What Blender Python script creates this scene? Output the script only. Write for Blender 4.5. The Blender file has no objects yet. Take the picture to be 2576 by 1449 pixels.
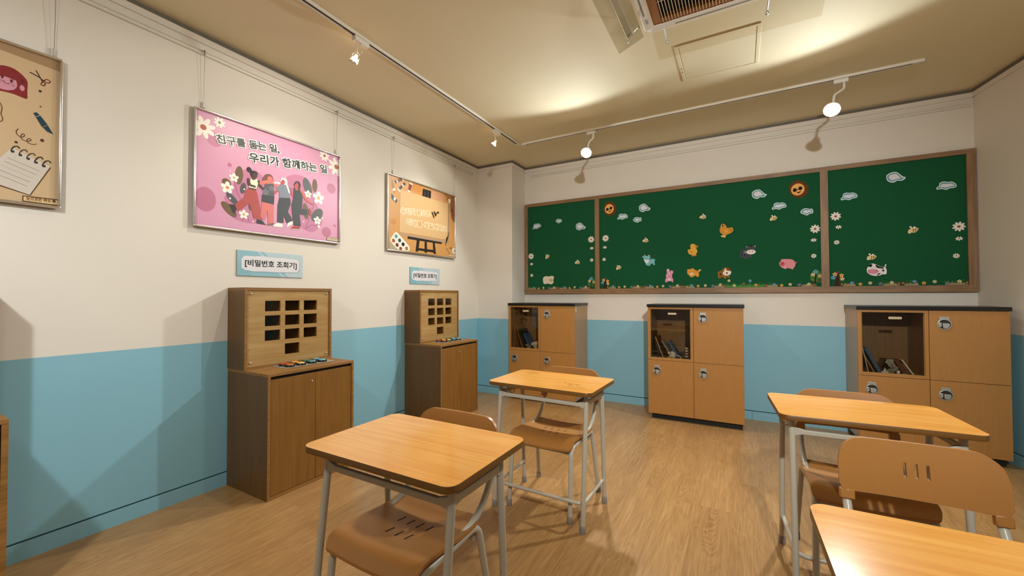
import bpy, bmesh, math, random
from mathutils import Vector, Matrix, Euler
C = bpy.context.scene.collection
PI = math.pi

# ---------------------------------------------------------------- camera
EYE = 1.23
cam_d = bpy.data.cameras.new('camera')
cam = bpy.data.objects.new('camera', cam_d); C.objects.link(cam)
cam_d.sensor_width = 36.0
cam_d.lens = 36.0 * 1016.54 / 2576.0
cam_d.clip_start = 0.05
RC = ((0.870696441218585, 0.011051983435002346, 0.491696614704071),
      (0.49181397960747747, -0.014297446061876405, -0.8705829038631321),
      (-0.002591662004752896, 0.9998367050165043, -0.01788425536031488))
m = Matrix(RC).to_4x4(); m.translation = (0, 0, EYE)
cam.matrix_world = m
bpy.context.scene.camera = cam

# ---------------------------------------------------------------- view, world
sc = bpy.context.scene
sc.view_settings.view_transform = 'Standard'
sc.view_settings.look = 'None'
sc.view_settings.gamma = 1.0
sc.view_settings.use_curve_mapping = False
sc.view_settings.exposure = 0.15
W = bpy.data.worlds.new('world'); sc.world = W; W.use_nodes = True
W.node_tree.nodes['Background'].inputs[0].default_value = (1.0, 0.86, 0.66, 1)
W.node_tree.nodes['Background'].inputs[1].default_value = 0.0
sc.cycles.max_bounces = 9; sc.cycles.diffuse_bounces = 5; sc.cycles.glossy_bounces = 3
sc.cycles.transparent_max_bounces = 10; sc.cycles.transmission_bounces = 4
sc.cycles.sample_clamp_indirect = 6.0
sc.cycles.caustics_reflective = False; sc.cycles.caustics_refractive = False
sc.cycles.use_denoising = True

# lamp settings: key -> (watts of the beam, beam angle, watts of the spill, spill angle), all in one place
WARM = (0.94, 1.0, 1.0)
LAMP = dict(rear=(135, 158, 33, 164), wall=(21, 90, 8, 140), front=(360, 78, 32, 140), side=(95, 110, 30, 128))

# ---------------------------------------------------------------- colours and materials
def lin(h):
    if len(h) == 3: h = h[0]*2 + h[1]*2 + h[2]*2
    out = []
    for i in (0, 2, 4):
        c = int(h[i:i+2], 16) / 255
        out.append(c/12.92 if c <= .04045 else ((c+.055)/1.055)**2.4)
    return (*out, 1.0)
def newmat(name):
    mt = bpy.data.materials.new(name); mt.use_nodes = True
    nt = mt.node_tree; b = nt.nodes['Principled BSDF']
    return mt, nt, b
def plain(name, col, rough=.5, metal=0.0, spec=.5, coat=0, emit=None, es=0, noise=0, nscale=60, bump=0):
    mt, nt, b = newmat(name)
    b.inputs['Base Color'].default_value = lin(col)
    b.inputs['Roughness'].default_value = rough
    b.inputs['Metallic'].default_value = metal
    b.inputs['Specular IOR Level'].default_value = spec
    b.inputs['Coat Weight'].default_value = coat
    b.inputs['Coat Roughness'].default_value = .12
    if emit:
        b.inputs['Emission Color'].default_value = lin(emit); b.inputs['Emission Strength'].default_value = es
    if noise or bump:
        tc = nt.nodes.new('ShaderNodeTexCoord'); n = nt.nodes.new('ShaderNodeTexNoise')
        n.inputs['Scale'].default_value = nscale; n.inputs['Detail'].default_value = 4
        nt.links.new(tc.outputs['Object'], n.inputs['Vector'])
        if noise:
            r = nt.nodes.new('ShaderNodeMix'); r.data_type = 'RGBA'
            c = lin(col); r.inputs[6].default_value = tuple(v*(1-noise) for v in c[:3])+(1,)
            r.inputs[7].default_value = tuple(min(1, v*(1+noise)) for v in c[:3])+(1,)
            nt.links.new(n.outputs['Fac'], r.inputs[0]); nt.links.new(r.outputs[2], b.inputs['Base Color'])
        if bump:
            bp = nt.nodes.new('ShaderNodeBump'); bp.inputs['Strength'].default_value = bump; bp.inputs['Distance'].default_value = .002
            nt.links.new(n.outputs['Fac'], bp.inputs['Height']); nt.links.new(bp.outputs['Normal'], b.inputs['Normal'])
    return mt
def wood(name, dark, light, axis='X', rough=.35, scale=1.0, ring=0.6, coat=0, bump=.05, spec=.5):
    """stretched grain along an object axis: fine streaks plus wavy figure"""
    mt, nt, b = newmat(name); N = nt.nodes; Lk = nt.links
    tc = N.new('ShaderNodeTexCoord')
    def mapped(along, across):
        mp = N.new('ShaderNodeMapping')
        s = [across]*3; s['XYZ'.index(axis)] = along
        mp.inputs['Scale'].default_value = s
        Lk.new(tc.outputs['Object'], mp.inputs['Vector']); return mp
    m1 = mapped(3*scale, 90*scale); n1 = N.new('ShaderNodeTexNoise'); n1.inputs['Scale'].default_value = 1; n1.inputs['Detail'].default_value = 5
    Lk.new(m1.outputs[0], n1.inputs['Vector'])
    m2 = mapped(1.3*scale, 9*scale); n2 = N.new('ShaderNodeTexNoise'); n2.inputs['Scale'].default_value = 1.0; n2.inputs['Detail'].default_value = 2; n2.inputs['Distortion'].default_value = .8
    Lk.new(m2.outputs[0], n2.inputs['Vector'])
    mul = N.new('ShaderNodeMath'); mul.operation = 'MULTIPLY'; mul.inputs[1].default_value = 26
    Lk.new(n2.outputs['Fac'], mul.inputs[0])
    sn = N.new('ShaderNodeMath'); sn.operation = 'SINE'; Lk.new(mul.outputs[0], sn.inputs[0])
    a = N.new('ShaderNodeMath'); a.operation = 'MULTIPLY_ADD'; a.inputs[1].default_value = .16*ring; a.inputs[2].default_value = 0.0
    Lk.new(sn.outputs[0], a.inputs[0])
    ad = N.new('ShaderNodeMath'); ad.operation = 'ADD'; ad.use_clamp = True
    Lk.new(a.outputs[0], ad.inputs[0]); Lk.new(n1.outputs['Fac'], ad.inputs[1])
    r = N.new('ShaderNodeValToRGB'); r.color_ramp.elements[0].position = .25; r.color_ramp.elements[1].position = .75
    r.color_ramp.elements[0].color = lin(dark); r.color_ramp.elements[1].color = lin(light)
    Lk.new(ad.outputs[0], r.inputs[0]); Lk.new(r.outputs[0], b.inputs['Base Color'])
    b.inputs['Roughness'].default_value = rough; b.inputs['Specular IOR Level'].default_value = spec
    b.inputs['Coat Weight'].default_value = coat; b.inputs['Coat Roughness'].default_value = .1
    if bump:
        bp = N.new('ShaderNodeBump'); bp.inputs['Strength'].default_value = bump; bp.inputs['Distance'].default_value = .001
        Lk.new(ad.outputs[0], bp.inputs['Height']); Lk.new(bp.outputs['Normal'], b.inputs['Normal'])
    return mt
def floor_mat():
    mt, nt, b = newmat('floor vinyl planks'); N = nt.nodes; Lk = nt.links
    tc = N.new('ShaderNodeTexCoord')
    rot = N.new('ShaderNodeMapping'); rot.inputs['Rotation'].default_value = (0, 0, PI/2); rot.inputs['Location'].default_value = (.31, .06, 0)
    Lk.new(tc.outputs['Object'], rot.inputs['Vector'])
    br = N.new('ShaderNodeTexBrick'); br.offset = .37; br.offset_frequency = 3; br.squash = 1
    br.inputs['Color1'].default_value = (0, 0, 0, 1); br.inputs['Color2'].default_value = (1, 1, 1, 1); br.inputs['Mortar'].default_value = (.5, .5, .5, 1)
    br.inputs['Scale'].default_value = 1; br.inputs['Mortar Size'].default_value = .0009; br.inputs['Mortar Smooth'].default_value = .2
    br.inputs['Brick Width'].default_value = 1.15; br.inputs['Row Height'].default_value = .18; br.inputs['Bias'].default_value = 0
    Lk.new(rot.outputs[0], br.inputs['Vector'])
    # grain offset per plank
    add = N.new('ShaderNodeVectorMath'); add.operation = 'MULTIPLY_ADD'; add.inputs[1].default_value = (7, 13, 3)
    Lk.new(br.outputs['Color'], add.inputs[0]); Lk.new(tc.outputs['Object'], add.inputs[2])
    def g(sx, sy, det, dist=0):
        mp = N.new('ShaderNodeMapping'); mp.inputs['Scale'].default_value = (sx, sy, 1); Lk.new(add.outputs[0], mp.inputs['Vector'])
        n = N.new('ShaderNodeTexNoise'); n.inputs['Scale'].default_value = 1; n.inputs['Detail'].default_value = det; n.inputs['Distortion'].default_value = dist
        Lk.new(mp.outputs[0], n.inputs['Vector']); return n
    fine = g(150, 5, 4); big = g(9, 1.5, 2, .6)
    mul = N.new('ShaderNodeMath'); mul.operation = 'MULTIPLY'; mul.inputs[1].default_value = 60; Lk.new(big.outputs['Fac'], mul.inputs[0])
    sn = N.new('ShaderNodeMath'); sn.operation = 'SINE'; Lk.new(mul.outputs[0], sn.inputs[0])
    def madd(a, k, c):
        q = N.new('ShaderNodeMath'); q.operation = 'MULTIPLY_ADD'; Lk.new(a, q.inputs[0]); q.inputs[1].default_value = k
        if isinstance(c, float): q.inputs[2].default_value = c
        else: Lk.new(c, q.inputs[2])
        return q.outputs[0]
    v = madd(sn.outputs[0], .04, .10)
    v = madd(fine.outputs['Fac'], .55, v)
    # cathedral arcs down the middle of each plank, coming and going along it
    def mth(op, a, b_=None, c=None, clamp=False):
        q = N.new('ShaderNodeMath'); q.operation = op; q.use_clamp = clamp
        for i, s_ in enumerate((a, b_, c)):
            if s_ is None: continue
            if isinstance(s_, (int, float)): q.inputs[i].default_value = s_
            else: Lk.new(s_, q.inputs[i])
        return q.outputs[0]
    sx = N.new('ShaderNodeSeparateXYZ'); Lk.new(tc.outputs['Object'], sx.inputs[0])
    u = mth('SUBTRACT', mth('FRACT', mth('MULTIPLY', mth('ADD', sx.outputs[0], .06), 1/.18)), .5)
    warp = g(11, 4, 4, .6); patch = g(2.2, 1.1, 2)
    uu = mth('ADD', u, mth('MULTIPLY', mth('SUBTRACT', warp.outputs['Fac'], .5), .45))
    u2 = mth('MULTIPLY', uu, uu)
    ph = mth('ADD', mth('MULTIPLY', mth('SUBTRACT', sx.outputs[1], mth('MULTIPLY', u2, 2.2)), 105), mth('MULTIPLY', warp.outputs['Fac'], 46))
    mask = mth('MULTIPLY', mth('MULTIPLY_ADD', u2, -14.0, 1.0, True), mth('MULTIPLY_ADD', patch.outputs['Fac'], 7.0, -3.3, True))
    v = mth('ADD', v, mth('MULTIPLY', mth('MULTIPLY', mth('SINE', ph), mask), .085))
    sep = N.new('ShaderNodeSeparateColor'); Lk.new(br.outputs['Color'], sep.inputs[0])
    v = madd(sep.outputs[0], .09, v)
    v = madd(big.outputs['Fac'], .25, v)
    r = N.new('ShaderNodeValToRGB'); E = r.color_ramp.elements
    E[0].position = .25; E[0].color = lin('835c34'); E[1].position = .95; E[1].color = lin('c69c6a')
    e = E.new(.60); e.color = lin('a97f4e')
    Lk.new(v, r.inputs[0])
    mx = N.new('ShaderNodeMix'); mx.data_type = 'RGBA'; mx.inputs[7].default_value = lin('6a4c32')
    fm = N.new('ShaderNodeMath'); fm.operation = 'MULTIPLY'; fm.inputs[1].default_value = .35; Lk.new(br.outputs['Fac'], fm.inputs[0])
    Lk.new(fm.outputs[0], mx.inputs[0]); Lk.new(r.outputs[0], mx.inputs[6]); Lk.new(mx.outputs[2], b.inputs['Base Color'])
    b.inputs['Roughness'].default_value = .30; b.inputs['Specular IOR Level'].default_value = .45
    bp = N.new('ShaderNodeBump'); bp.inputs['Strength'].default_value = .12; bp.inputs['Distance'].default_value = .001
    Lk.new(v, bp.inputs['Height']); Lk.new(bp.outputs['Normal'], b.inputs['Normal'])
    return mt
def clear(name, tint='ffffff', rough=.02, ior=1.45, fmul=1.0):
    mt = bpy.data.materials.new(name); mt.use_nodes = True; nt = mt.node_tree; nt.nodes.clear()
    o = nt.nodes.new('ShaderNodeOutputMaterial'); t = nt.nodes.new('ShaderNodeBsdfTransparent'); g = nt.nodes.new('ShaderNodeBsdfGlossy')
    f = nt.nodes.new('ShaderNodeFresnel'); x = nt.nodes.new('ShaderNodeMixShader')
    geo = nt.nodes.new('ShaderNodeNewGeometry'); io = nt.nodes.new('ShaderNodeMapRange')   # same reflection from either side of the sheet
    io.inputs['To Min'].default_value = ior; io.inputs['To Max'].default_value = 1/ior
    nt.links.new(geo.outputs['Backfacing'], io.inputs['Value']); nt.links.new(io.outputs[0], f.inputs[0])
    k = nt.nodes.new('ShaderNodeMath'); k.operation = 'MULTIPLY'; k.inputs[1].default_value = fmul
    t.inputs[0].default_value = lin(tint); g.inputs['Roughness'].default_value = rough
    nt.links.new(f.outputs[0], k.inputs[0]); nt.links.new(k.outputs[0], x.inputs[0]); nt.links.new(t.outputs[0], x.inputs[1]); nt.links.new(g.outputs[0], x.inputs[2]); nt.links.new(x.outputs[0], o.inputs[0])
    return mt
def art_mat(name, rough, spec=.4, coat=0):
    mt, nt, b = newmat(name)
    a = nt.nodes.new('ShaderNodeAttribute'); a.attribute_name = 'ink'
    nt.links.new(a.outputs['Color'], b.inputs['Base Color']); b.inputs['Roughness'].default_value = rough; b.inputs['Specular IOR Level'].default_value = spec
    b.inputs['Coat Weight'].default_value = coat; b.inputs['Coat Roughness'].default_value = .15
    return mt
M = dict(
    cream=plain('cream wall paint', 'e2dacf', .75, noise=.03, nscale=3, bump=.05),
    blue=plain('blue wall paint', '86bacc', .62, noise=.03, nscale=3, bump=.05),
    ceiling=plain('beige ceiling paint', 'eae0c0', .8, noise=.02, nscale=2),
    reveal=plain('dark ceiling reveal', '6f675a', .7),
    groove=plain('dark groove', '1f3a42', .9),
    white=plain('white powder coat', 'ddd8cc', .4),
    whitep=plain('white plastic', 'e4dfd4', .45),
    slot=plain('dark slot', '201a14', .8),
    floor=floor_mat(),
    desk=wood('desk laminate', 'de943f', 'eeae58', 'X', .16, .9, .55, .25, .01),
    deskedge=wood('desk edge banding', '64400f', '6e4712', 'X', .4, 1.0, .2),
    ply=plain('moulded tan plywood', 'a26c32', .36, noise=.05, nscale=120),
    steel=plain('grey painted tube', 'b3aa99', .32, noise=.05, nscale=300),
    cap=plain('grey rubber cap', '857d72', .7),
    cabw=wood('brown cabinet wood', '60421d', '6e4c22', 'Z', .45, .8, .5),
    cabd=wood('brown cabinet door wood', '7b511f', '8c6028', 'Z', .42, .8, .5),
    plyedge=wood('plywood edge', '7a5224', '9c7036', 'Y', .55, .8, .3),
    pinew=wood('pale plywood panel', 'd2a870', 'e4c290', 'Y', .5, .6, .9),
    lock=wood('locker wood laminate', 'ab773b', 'b47e42', 'Z', .42, 1.4, .3),
    locks=wood('locker side laminate', 'a68058', 'b58f66', 'Z', .3, 1.0, .3),
    black=plain('black worktop', '14110e', .3),
    plinth=plain('black plinth', '100d0a', .6),
    chrome=plain('brushed metal', 'c6c3bc', .38, .75),
    alu=plain('polished aluminium', 'eae8e4', .22, 1.0),
    boardframe=wood('bulletin board wood', '7d5c3c', '9a7650', 'X', .5, .8, .8),
    boardframez=wood('bulletin board wood upright', '7d5c3c', '9a7650', 'Z', .5, .8, .8),
    felt=plain('green felt', '1a5636', .95, spec=.15, noise=.12, nscale=500, bump=.3),
    feltedge=plain('sticker back', 'd8cfc0', .9),
    print=art_mat('printed poster', .38), feltink=art_mat('printed felt', .8, .2), signink=art_mat('printed sign', .45),
    glass=clear('window glass', 'ece8e0', .01, 1.5),
    acry=clear('clear acrylic', 'f6f4ee', .03, 1.35),
    shield=clear('clear deflector plastic', 'efece4', .06, 1.45, .9),
    shieldthin=clear('very clear deflector plastic', 'faf8f3', .05, 1.3, .5),
    acbrown=wood('brown grille surround', '8a5526', 'a0652e', 'Y', .45, .7, .2),
    acdark=plain('dark vent inside', '0a0806', .9),
    slat=plain('cream grille slat', 'cdbb93', .5),
    matgrey=plain('grey pad', '9a9890', .5, noise=.08, nscale=40),
    btnring=plain('black button ring', '141312', .25),
    bulb=plain('glowing lamp glass', 'ffffff', .2, emit='ffe9c4', es=60),
    bulbback=plain('warm glowing reflector', 'e0c8a0', .3, emit='ffd9a0', es=5.0),
    wire=plain('steel wire', '9a958c', .4, .7),
    ink=plain('pencil doodle', '4a3018', .8),
    latchdark=plain('shaded latch cup', '3c3934', .5, .6), paper=plain('white paper', 'e2ded6', .8), tan=plain('tan card', 'a8773f', .7), book=plain('blue book cover', '3d6a96', .5),
    navy=plain('dark folder', '26302c', .5), smoke=clear('clear storage box', 'c8c4b8', .1, 1.5, 1.0), copper=plain('brown craft piece', '6a3c22', .6),
)

# ---------------------------------------------------------------- mesh helpers
class MB:
    def __init__(s): s.bm = bmesh.new(); s.mats = []; s.cur = 0
    def mat(s, m):
        if m not in s.mats: s.mats.append(m)
        s.cur = s.mats.index(m); return s
    def face(s, vs, smooth=False):
        f = s.bm.faces.new(vs); f.material_index = s.cur; f.smooth = smooth; return f
    def box(s, x0, x1, y0, y1, z0, z1, mt=None, rot=None, at=None):
        v = [Vector((x, y, z)) for z in (z0, z1) for y in (y0, y1) for x in (x0, x1)]
        if rot is not None: v = [rot @ p for p in v]
        if at is not None: v = [p + Vector(at) for p in v]
        b = [s.bm.verts.new(p) for p in v]
        for q in ((0,2,3,1),(4,5,7,6),(0,1,5,4),(2,6,7,3),(0,4,6,2),(1,3,7,5)): s.face([b[i] for i in q])
        return s
    def prism(s, pts, a, b, axis='Z', smooth=False):
        """polygon extruded from a to b along axis; pts are (u,v) in the other two axes, cyclic order"""
        def P(u, v, w): return {'Z': (u, v, w), 'Y': (u, w, v), 'X': (w, u, v)}[axis]
        A = [s.bm.verts.new(P(u, v, a)) for u, v in pts]; B = [s.bm.verts.new(P(u, v, b)) for u, v in pts]
        n = len(pts); s.face(A[::-1]); s.face(B)
        for i in range(n): s.face([A[i], A[(i+1) % n], B[(i+1) % n], B[i]], smooth)
        return s
    def tube(s, path, r, seg=12, caps=True, r1=None):
        path = [Vector(p) for p in path]; n = len(path)
        T = []
        for i in range(n):
            a = path[max(0, i-1)]; b = path[min(n-1, i+1)]; T.append((b-a).normalized())
        up = Vector((0, 0, 1)) if abs(T[0].z) < .9 else Vector((1, 0, 0))
        u = T[0].cross(up).normalized(); rings = []
        for i in range(n):
            u = (u - T[i]*u.dot(T[i])).normalized(); w = T[i].cross(u)
            rr = r if r1 is None else r + (r1-r)*i/(n-1)
            rings.append([s.bm.verts.new(path[i] + (u*math.cos(2*PI*k/seg) + w*math.sin(2*PI*k/seg))*rr) for k in range(seg)])
        for i in range(n-1):
            for k in range(seg):
                s.face([rings[i][k], rings[i+1][k], rings[i+1][(k+1) % seg], rings[i][(k+1) % seg]], True)
        if caps: s.face(rings[0]); s.face(rings[-1][::-1])
        return s
    def lathe(s, prof, seg=24, axis='Z', at=(0, 0, 0), rot=None):
        rings = []
        for r, h in prof:
            ring = []
            for k in range(seg):
                a = 2*PI*k/seg; p = Vector((r*math.cos(a), r*math.sin(a), h))
                if axis == 'X': p = Vector((p.z, p.x, p.y))
                if axis == 'Y': p = Vector((p.x, p.z, p.y))
                if rot is not None: p = rot @ p
                ring.append(s.bm.verts.new(p + Vector(at)))
            rings.append(ring)
        for i in range(len(rings)-1):
            for k in range(seg): s.face([rings[i][k], rings[i][(k+1) % seg], rings[i+1][(k+1) % seg], rings[i+1][k]], True)
        s.face(rings[0][::-1]); s.face(rings[-1]); return s
    def obj(s, name, mt=None, parent=None, bevel=0, loc=None, seg=2, auto=False):
        if mt is not None and not s.mats: s.mats = [mt]
        bmesh.ops.recalc_face_normals(s.bm, faces=s.bm.faces)
        me = bpy.data.meshes.new(name); s.bm.to_mesh(me); s.bm.free(); me.set_sharp_from_angle(angle=math.radians(38))
        for q in s.mats: me.materials.append(q)
        o = bpy.data.objects.new(name, me); C.objects.link(o)
        if parent is not None: o.parent = parent
        if loc: o.location = loc
        if bevel:
            b = o.modifiers.new('bevel', 'BEVEL'); b.width = bevel; b.segments = seg; b.limit_method = 'ANGLE'; b.angle_limit = math.radians(50)
        return o
def fillet(pts, r, n=5):
    pts = [Vector(p) for p in pts]; out = [pts[0]]
    for i in range(1, len(pts)-1):
        a, b, c = pts[i-1], pts[i], pts[i+1]
        rr = min(r, (a-b).length*.45, (c-b).length*.45)
        p = b + (a-b).normalized()*rr; q = b + (c-b).normalized()*rr
        for k in range(n+1):
            t = k/n; out.append(p*(1-t)**2 + b*2*t*(1-t) + q*t*t)
    out.append(pts[-1]); return out
def rrect(x0, x1, y0, y1, r, n=5):
    out = []
    for cx, cy, a0 in ((x1-r, y1-r, 0), (x0+r, y1-r, PI/2), (x0+r, y0+r, PI), (x1-r, y0+r, 1.5*PI)):
        for k in range(n+1):
            a = a0 + PI/2*k/n; out.append((cx+r*math.cos(a), cy+r*math.sin(a)))
    return out
def thing(name, label, cat, loc=(0, 0, 0), rotz=0, group=None):
    o = bpy.data.objects.new(name, None); C.objects.link(o); o.empty_display_size = .1
    o.location = loc; o.rotation_euler = (0, 0, rotz); o['label'] = label; o['category'] = cat
    if group: o['group'] = group
    return o
def tag(o, label, cat, group=None):
    o['label'] = label; o['category'] = cat
    if group: o['group'] = group
    return o
def struct(mb, name, mt=None, bevel=0):
    o = mb.obj(name, mt, bevel=bevel); o['kind'] = 'structure'; return o
def dup(o, label=None, loc=None, rotz=None, parent=None):
    c = o.copy(); C.objects.link(c)
    if parent is not None: c.parent = parent; c.matrix_parent_inverse = o.matrix_parent_inverse.copy()
    if label: c['label'] = label
    if loc is not None: c.location = loc
    if rotz is not None: c.rotation_euler = (0, 0, rotz)
    for ch in list(kids.get(o.name, [])) if False else list(o.children): dup(ch, parent=c)
    return c
kids = {}

# ---------------------------------------------------------------- flat artwork (printed sheets, felt cut-outs)
def smooth_loop(p, n=4):
    out = []; L = len(p)
    for i in range(L):
        a, b, c, d = p[i-1], p[i], p[(i+1) % L], p[(i+2) % L]
        for k in range(n):
            t = k/n
            out.append(tuple(b[j]*(2*t**3-3*t*t+1) + c[j]*(3*t*t-2*t**3) + .36*((c[j]-a[j])*(t**3-2*t*t+t) + (d[j]-b[j])*(t**3-t*t)) for j in (0, 1)))
    return out
def text_mesh(txt, offset=0.0):
    cu = bpy.data.curves.new('lettering', 'FONT'); cu.body = txt; cu.size = 1; cu.offset = offset; cu.resolution_u = 3
    o = bpy.data.objects.new('lettering', cu); C.objects.link(o)
    dg = bpy.context.evaluated_depsgraph_get(); me = bpy.data.meshes.new_from_object(o.evaluated_get(dg))
    v = [(p.co.x, p.co.y) for p in me.vertices]; f = [list(p.vertices) for p in me.polygons]
    bpy.data.objects.remove(o); bpy.data.curves.remove(cu); bpy.data.meshes.remove(me)
    return v, f
class Art:
    """layers of flat inked shapes in a local (u, v) plane, each a hair above the last"""
    def __init__(s, base=0.0, step=.00012): s.bm = bmesh.new(); s.col = s.bm.loops.layers.float_color.new('ink'); s.h = base; s.step = step; s.clip = None
    def _f(s, pts, col, h):
        if s.clip:
            x0, x1, y0, y1 = s.clip
            for ax, lim, sg in ((0, x0, 1), (0, x1, -1), (1, y0, 1), (1, y1, -1)):
                out = []
                for i in range(len(pts)):
                    a, b = pts[i-1], pts[i]; ia = sg*(a[ax]-lim) >= 0; ib = sg*(b[ax]-lim) >= 0
                    if ia != ib:
                        t = (lim-a[ax])/(b[ax]-a[ax]); out.append((a[0]+(b[0]-a[0])*t, a[1]+(b[1]-a[1])*t))
                    if ib: out.append(b)
                pts = out
                if len(pts) < 3: return
        ar = sum(pts[i-1][0]*pts[i][1]-pts[i][0]*pts[i-1][1] for i in range(len(pts)))
        if abs(ar) < 1e-9: return
        if ar < 0: pts = pts[::-1]
        f = s.bm.faces.new([s.bm.verts.new((x, y, h)) for x, y in pts])
        for l in f.loops: l[s.col] = col
    def up(s): s.h += s.step; return s.h
    def poly(s, pts, col): s._f(list(pts), lin(col), s.up())
    def ell(s, cx, cy, rx, ry, rot, col, n=20):
        a = math.radians(rot); ca, sa = math.cos(a), math.sin(a)
        s.poly([(cx+rx*math.cos(2*PI*k/n)*ca-ry*math.sin(2*PI*k/n)*sa, cy+rx*math.cos(2*PI*k/n)*sa+ry*math.sin(2*PI*k/n)*ca) for k in range(n)], col)
    def stroke(s, pts, w, col):
        h = s.up(); c = lin(col); r = w/2
        for i, (a, b) in enumerate(zip(pts, pts[1:])):
            d = Vector((b[0]-a[0], b[1]-a[1]))
            if d.length < 1e-7: continue
            nrm = Vector((-d.y, d.x)).normalized()*r
            s._f([(a[0]+nrm.x, a[1]+nrm.y), (a[0]-nrm.x, a[1]-nrm.y), (b[0]-nrm.x, b[1]-nrm.y), (b[0]+nrm.x, b[1]+nrm.y)], c, h + 1e-6*(i % 9))
        for i, (x, y) in enumerate(pts):
            s._f([(x+r*math.cos(k*PI/4), y+r*math.sin(k*PI/4)) for k in range(8)], c, h + 1e-5 + 1e-6*(i % 9))
    def flower(s, cx, cy, r, n, col, cc, rot=.3, sy=1.0):
        k_ = .24 if n > 6 else .34
        for k in range(n):
            a = rot + 2*PI*k/n
            s.h -= s.step*.9 if k else 0
            s.ell(cx+r*.6*math.cos(a), cy+r*.6*math.sin(a)*sy, r*.42, r*k_*.85 if n > 6 else r*k_, math.degrees(a), col, 12)
        s.ell(cx, cy, r*.26, r*.26*sy, 0, cc, 12)
    def text(s, txt, u0, v0, w, h, col, outline=None, bold=.038, rise=0.0):
        v, f = text_mesh(txt)
        if not v: return
        xs = [p[0] for p in v]; ys = [p[1] for p in v]
        sx = w/(max(xs)-min(xs)); sy = h/(max(ys)-min(ys))
        q = [(u0+(p[0]-min(xs))*sx, v0+(p[1]-min(ys))*sy) for p in v]
        ra = math.atan2(rise, w); q = [(u0+(x-u0)*math.cos(ra)-(y-v0)*math.sin(ra), v0+(x-u0)*math.sin(ra)+(y-v0)*math.cos(ra)) for x, y in q]
        cnt = {}
        for fc in f:
            for a, b in zip(fc, fc[1:]+fc[:1]): cnt[frozenset((a, b))] = cnt.get(frozenset((a, b)), 0) + 1
        edge = [tuple(e) for e, n in cnt.items() if n == 1]
        for r, c in ((bold+.10, outline), (bold, col)):
            if not c: continue
            c = lin(c); hh = s.up(); r = r*h/1.05; done = set()
            for i, fc in enumerate(f): s._f([q[j] for j in fc], c, hh)
            for i, (a, b) in enumerate(edge):
                A, B = q[a], q[b]; d = Vector((B[0]-A[0], B[1]-A[1]))
                if d.length < 1e-7: continue
                nr = Vector((-d.y, d.x)).normalized()*r
                s._f([(A[0]+nr.x, A[1]+nr.y), (A[0]-nr.x, A[1]-nr.y), (B[0]-nr.x, B[1]-nr.y), (B[0]+nr.x, B[1]+nr.y)], c, hh + 1e-6*(1 + i % 5))
            for i, (x, y) in enumerate(q):
                s._f([(x+r*math.cos(k*PI/4+.3), y+r*math.sin(k*PI/4+.3)) for k in range(8)], c, hh + 7e-6 + 1e-6*(i % 5))
            s.h += 1.2e-5
    def prims(s, L):
        k4 = 1e-4
        for p in L:
            k = p[0]
            if k in 'pbs':
                pts = [(p[1][i]*k4, p[1][i+1]*k4) for i in range(0, len(p[1]), 2)]
                if k == 'p': s.poly(pts, p[2])
                elif k == 'b': s.poly(smooth_loop(pts), p[2])
                else:
                    if len(pts) > 3:      # curved line: ease through the points
                        q = [pts[0]] + pts + [pts[-1]]; out = [pts[0]]
                        for a, b, c, d in zip(q, q[1:], q[2:], q[3:]):
                            for t in (.25, .5, .75, 1.0): out.append(tuple(b[j]*(2*t**3-3*t*t+1) + c[j]*(3*t*t-2*t**3) + .45*((c[j]-a[j])*(t**3-2*t*t+t) + (d[j]-b[j])*(t**3-t*t)) for j in (0, 1)))
                        pts = out
                    s.stroke(pts, p[2]*k4, p[3])
            elif k == 'e': s.ell(p[1]*k4, p[2]*k4, p[3]*k4, p[4]*k4, p[5], p[6])
            elif k == 'd': s.flower(p[1]*k4, p[2]*k4, p[3]*k4, p[4], p[5], p[6])
            elif k == 't': s.text(p[1], p[2]*k4, p[3]*k4, p[4]*k4, p[5]*k4, p[6], p[7], .038, p[8]*k4)
    def solid(s, pts, t, col):
        """a felt backing of real thickness under the ink"""
        c = lin(col)
        ar = sum(pts[i-1][0]*pts[i][1]-pts[i][0]*pts[i-1][1] for i in range(len(pts)))
        if ar < 0: pts = pts[::-1]
        A = [s.bm.verts.new((x, y, 0)) for x, y in pts]; B = [s.bm.verts.new((x, y, t)) for x, y in pts]
        fs = [s.bm.faces.new(A[::-1]), s.bm.faces.new(B)] + [s.bm.faces.new([A[i], A[(i+1) % len(A)], B[(i+1) % len(A)], B[i]]) for i in range(len(A))]
        for f in fs:
            for l in f.loops: l[s.col] = c
        s.h = max(s.h, t)
    def obj(s, name, mt, M4, parent=None):
        me = bpy.data.meshes.new(name); s.bm.to_mesh(me); s.bm.free(); me.materials.append(mt)
        o = bpy.data.objects.new(name, me); C.objects.link(o)
        if parent is not None: o.parent = parent
        o.matrix_local = M4 if parent is not None else o.matrix_local
        if parent is None: o.matrix_world = M4
        return o
def on_left(x, y, z): return Matrix(((0, 0, 1, x), (1, 0, 0, y), (0, 1, 0, z), (0, 0, 0, 1)))
def on_back(x, y, z): return Matrix(((1, 0, 0, x), (0, 0, -1, y), (0, 1, 0, z), (0, 0, 0, 1)))
def flat(x, y, z): return Matrix.Translation((x, y, z))

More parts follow.
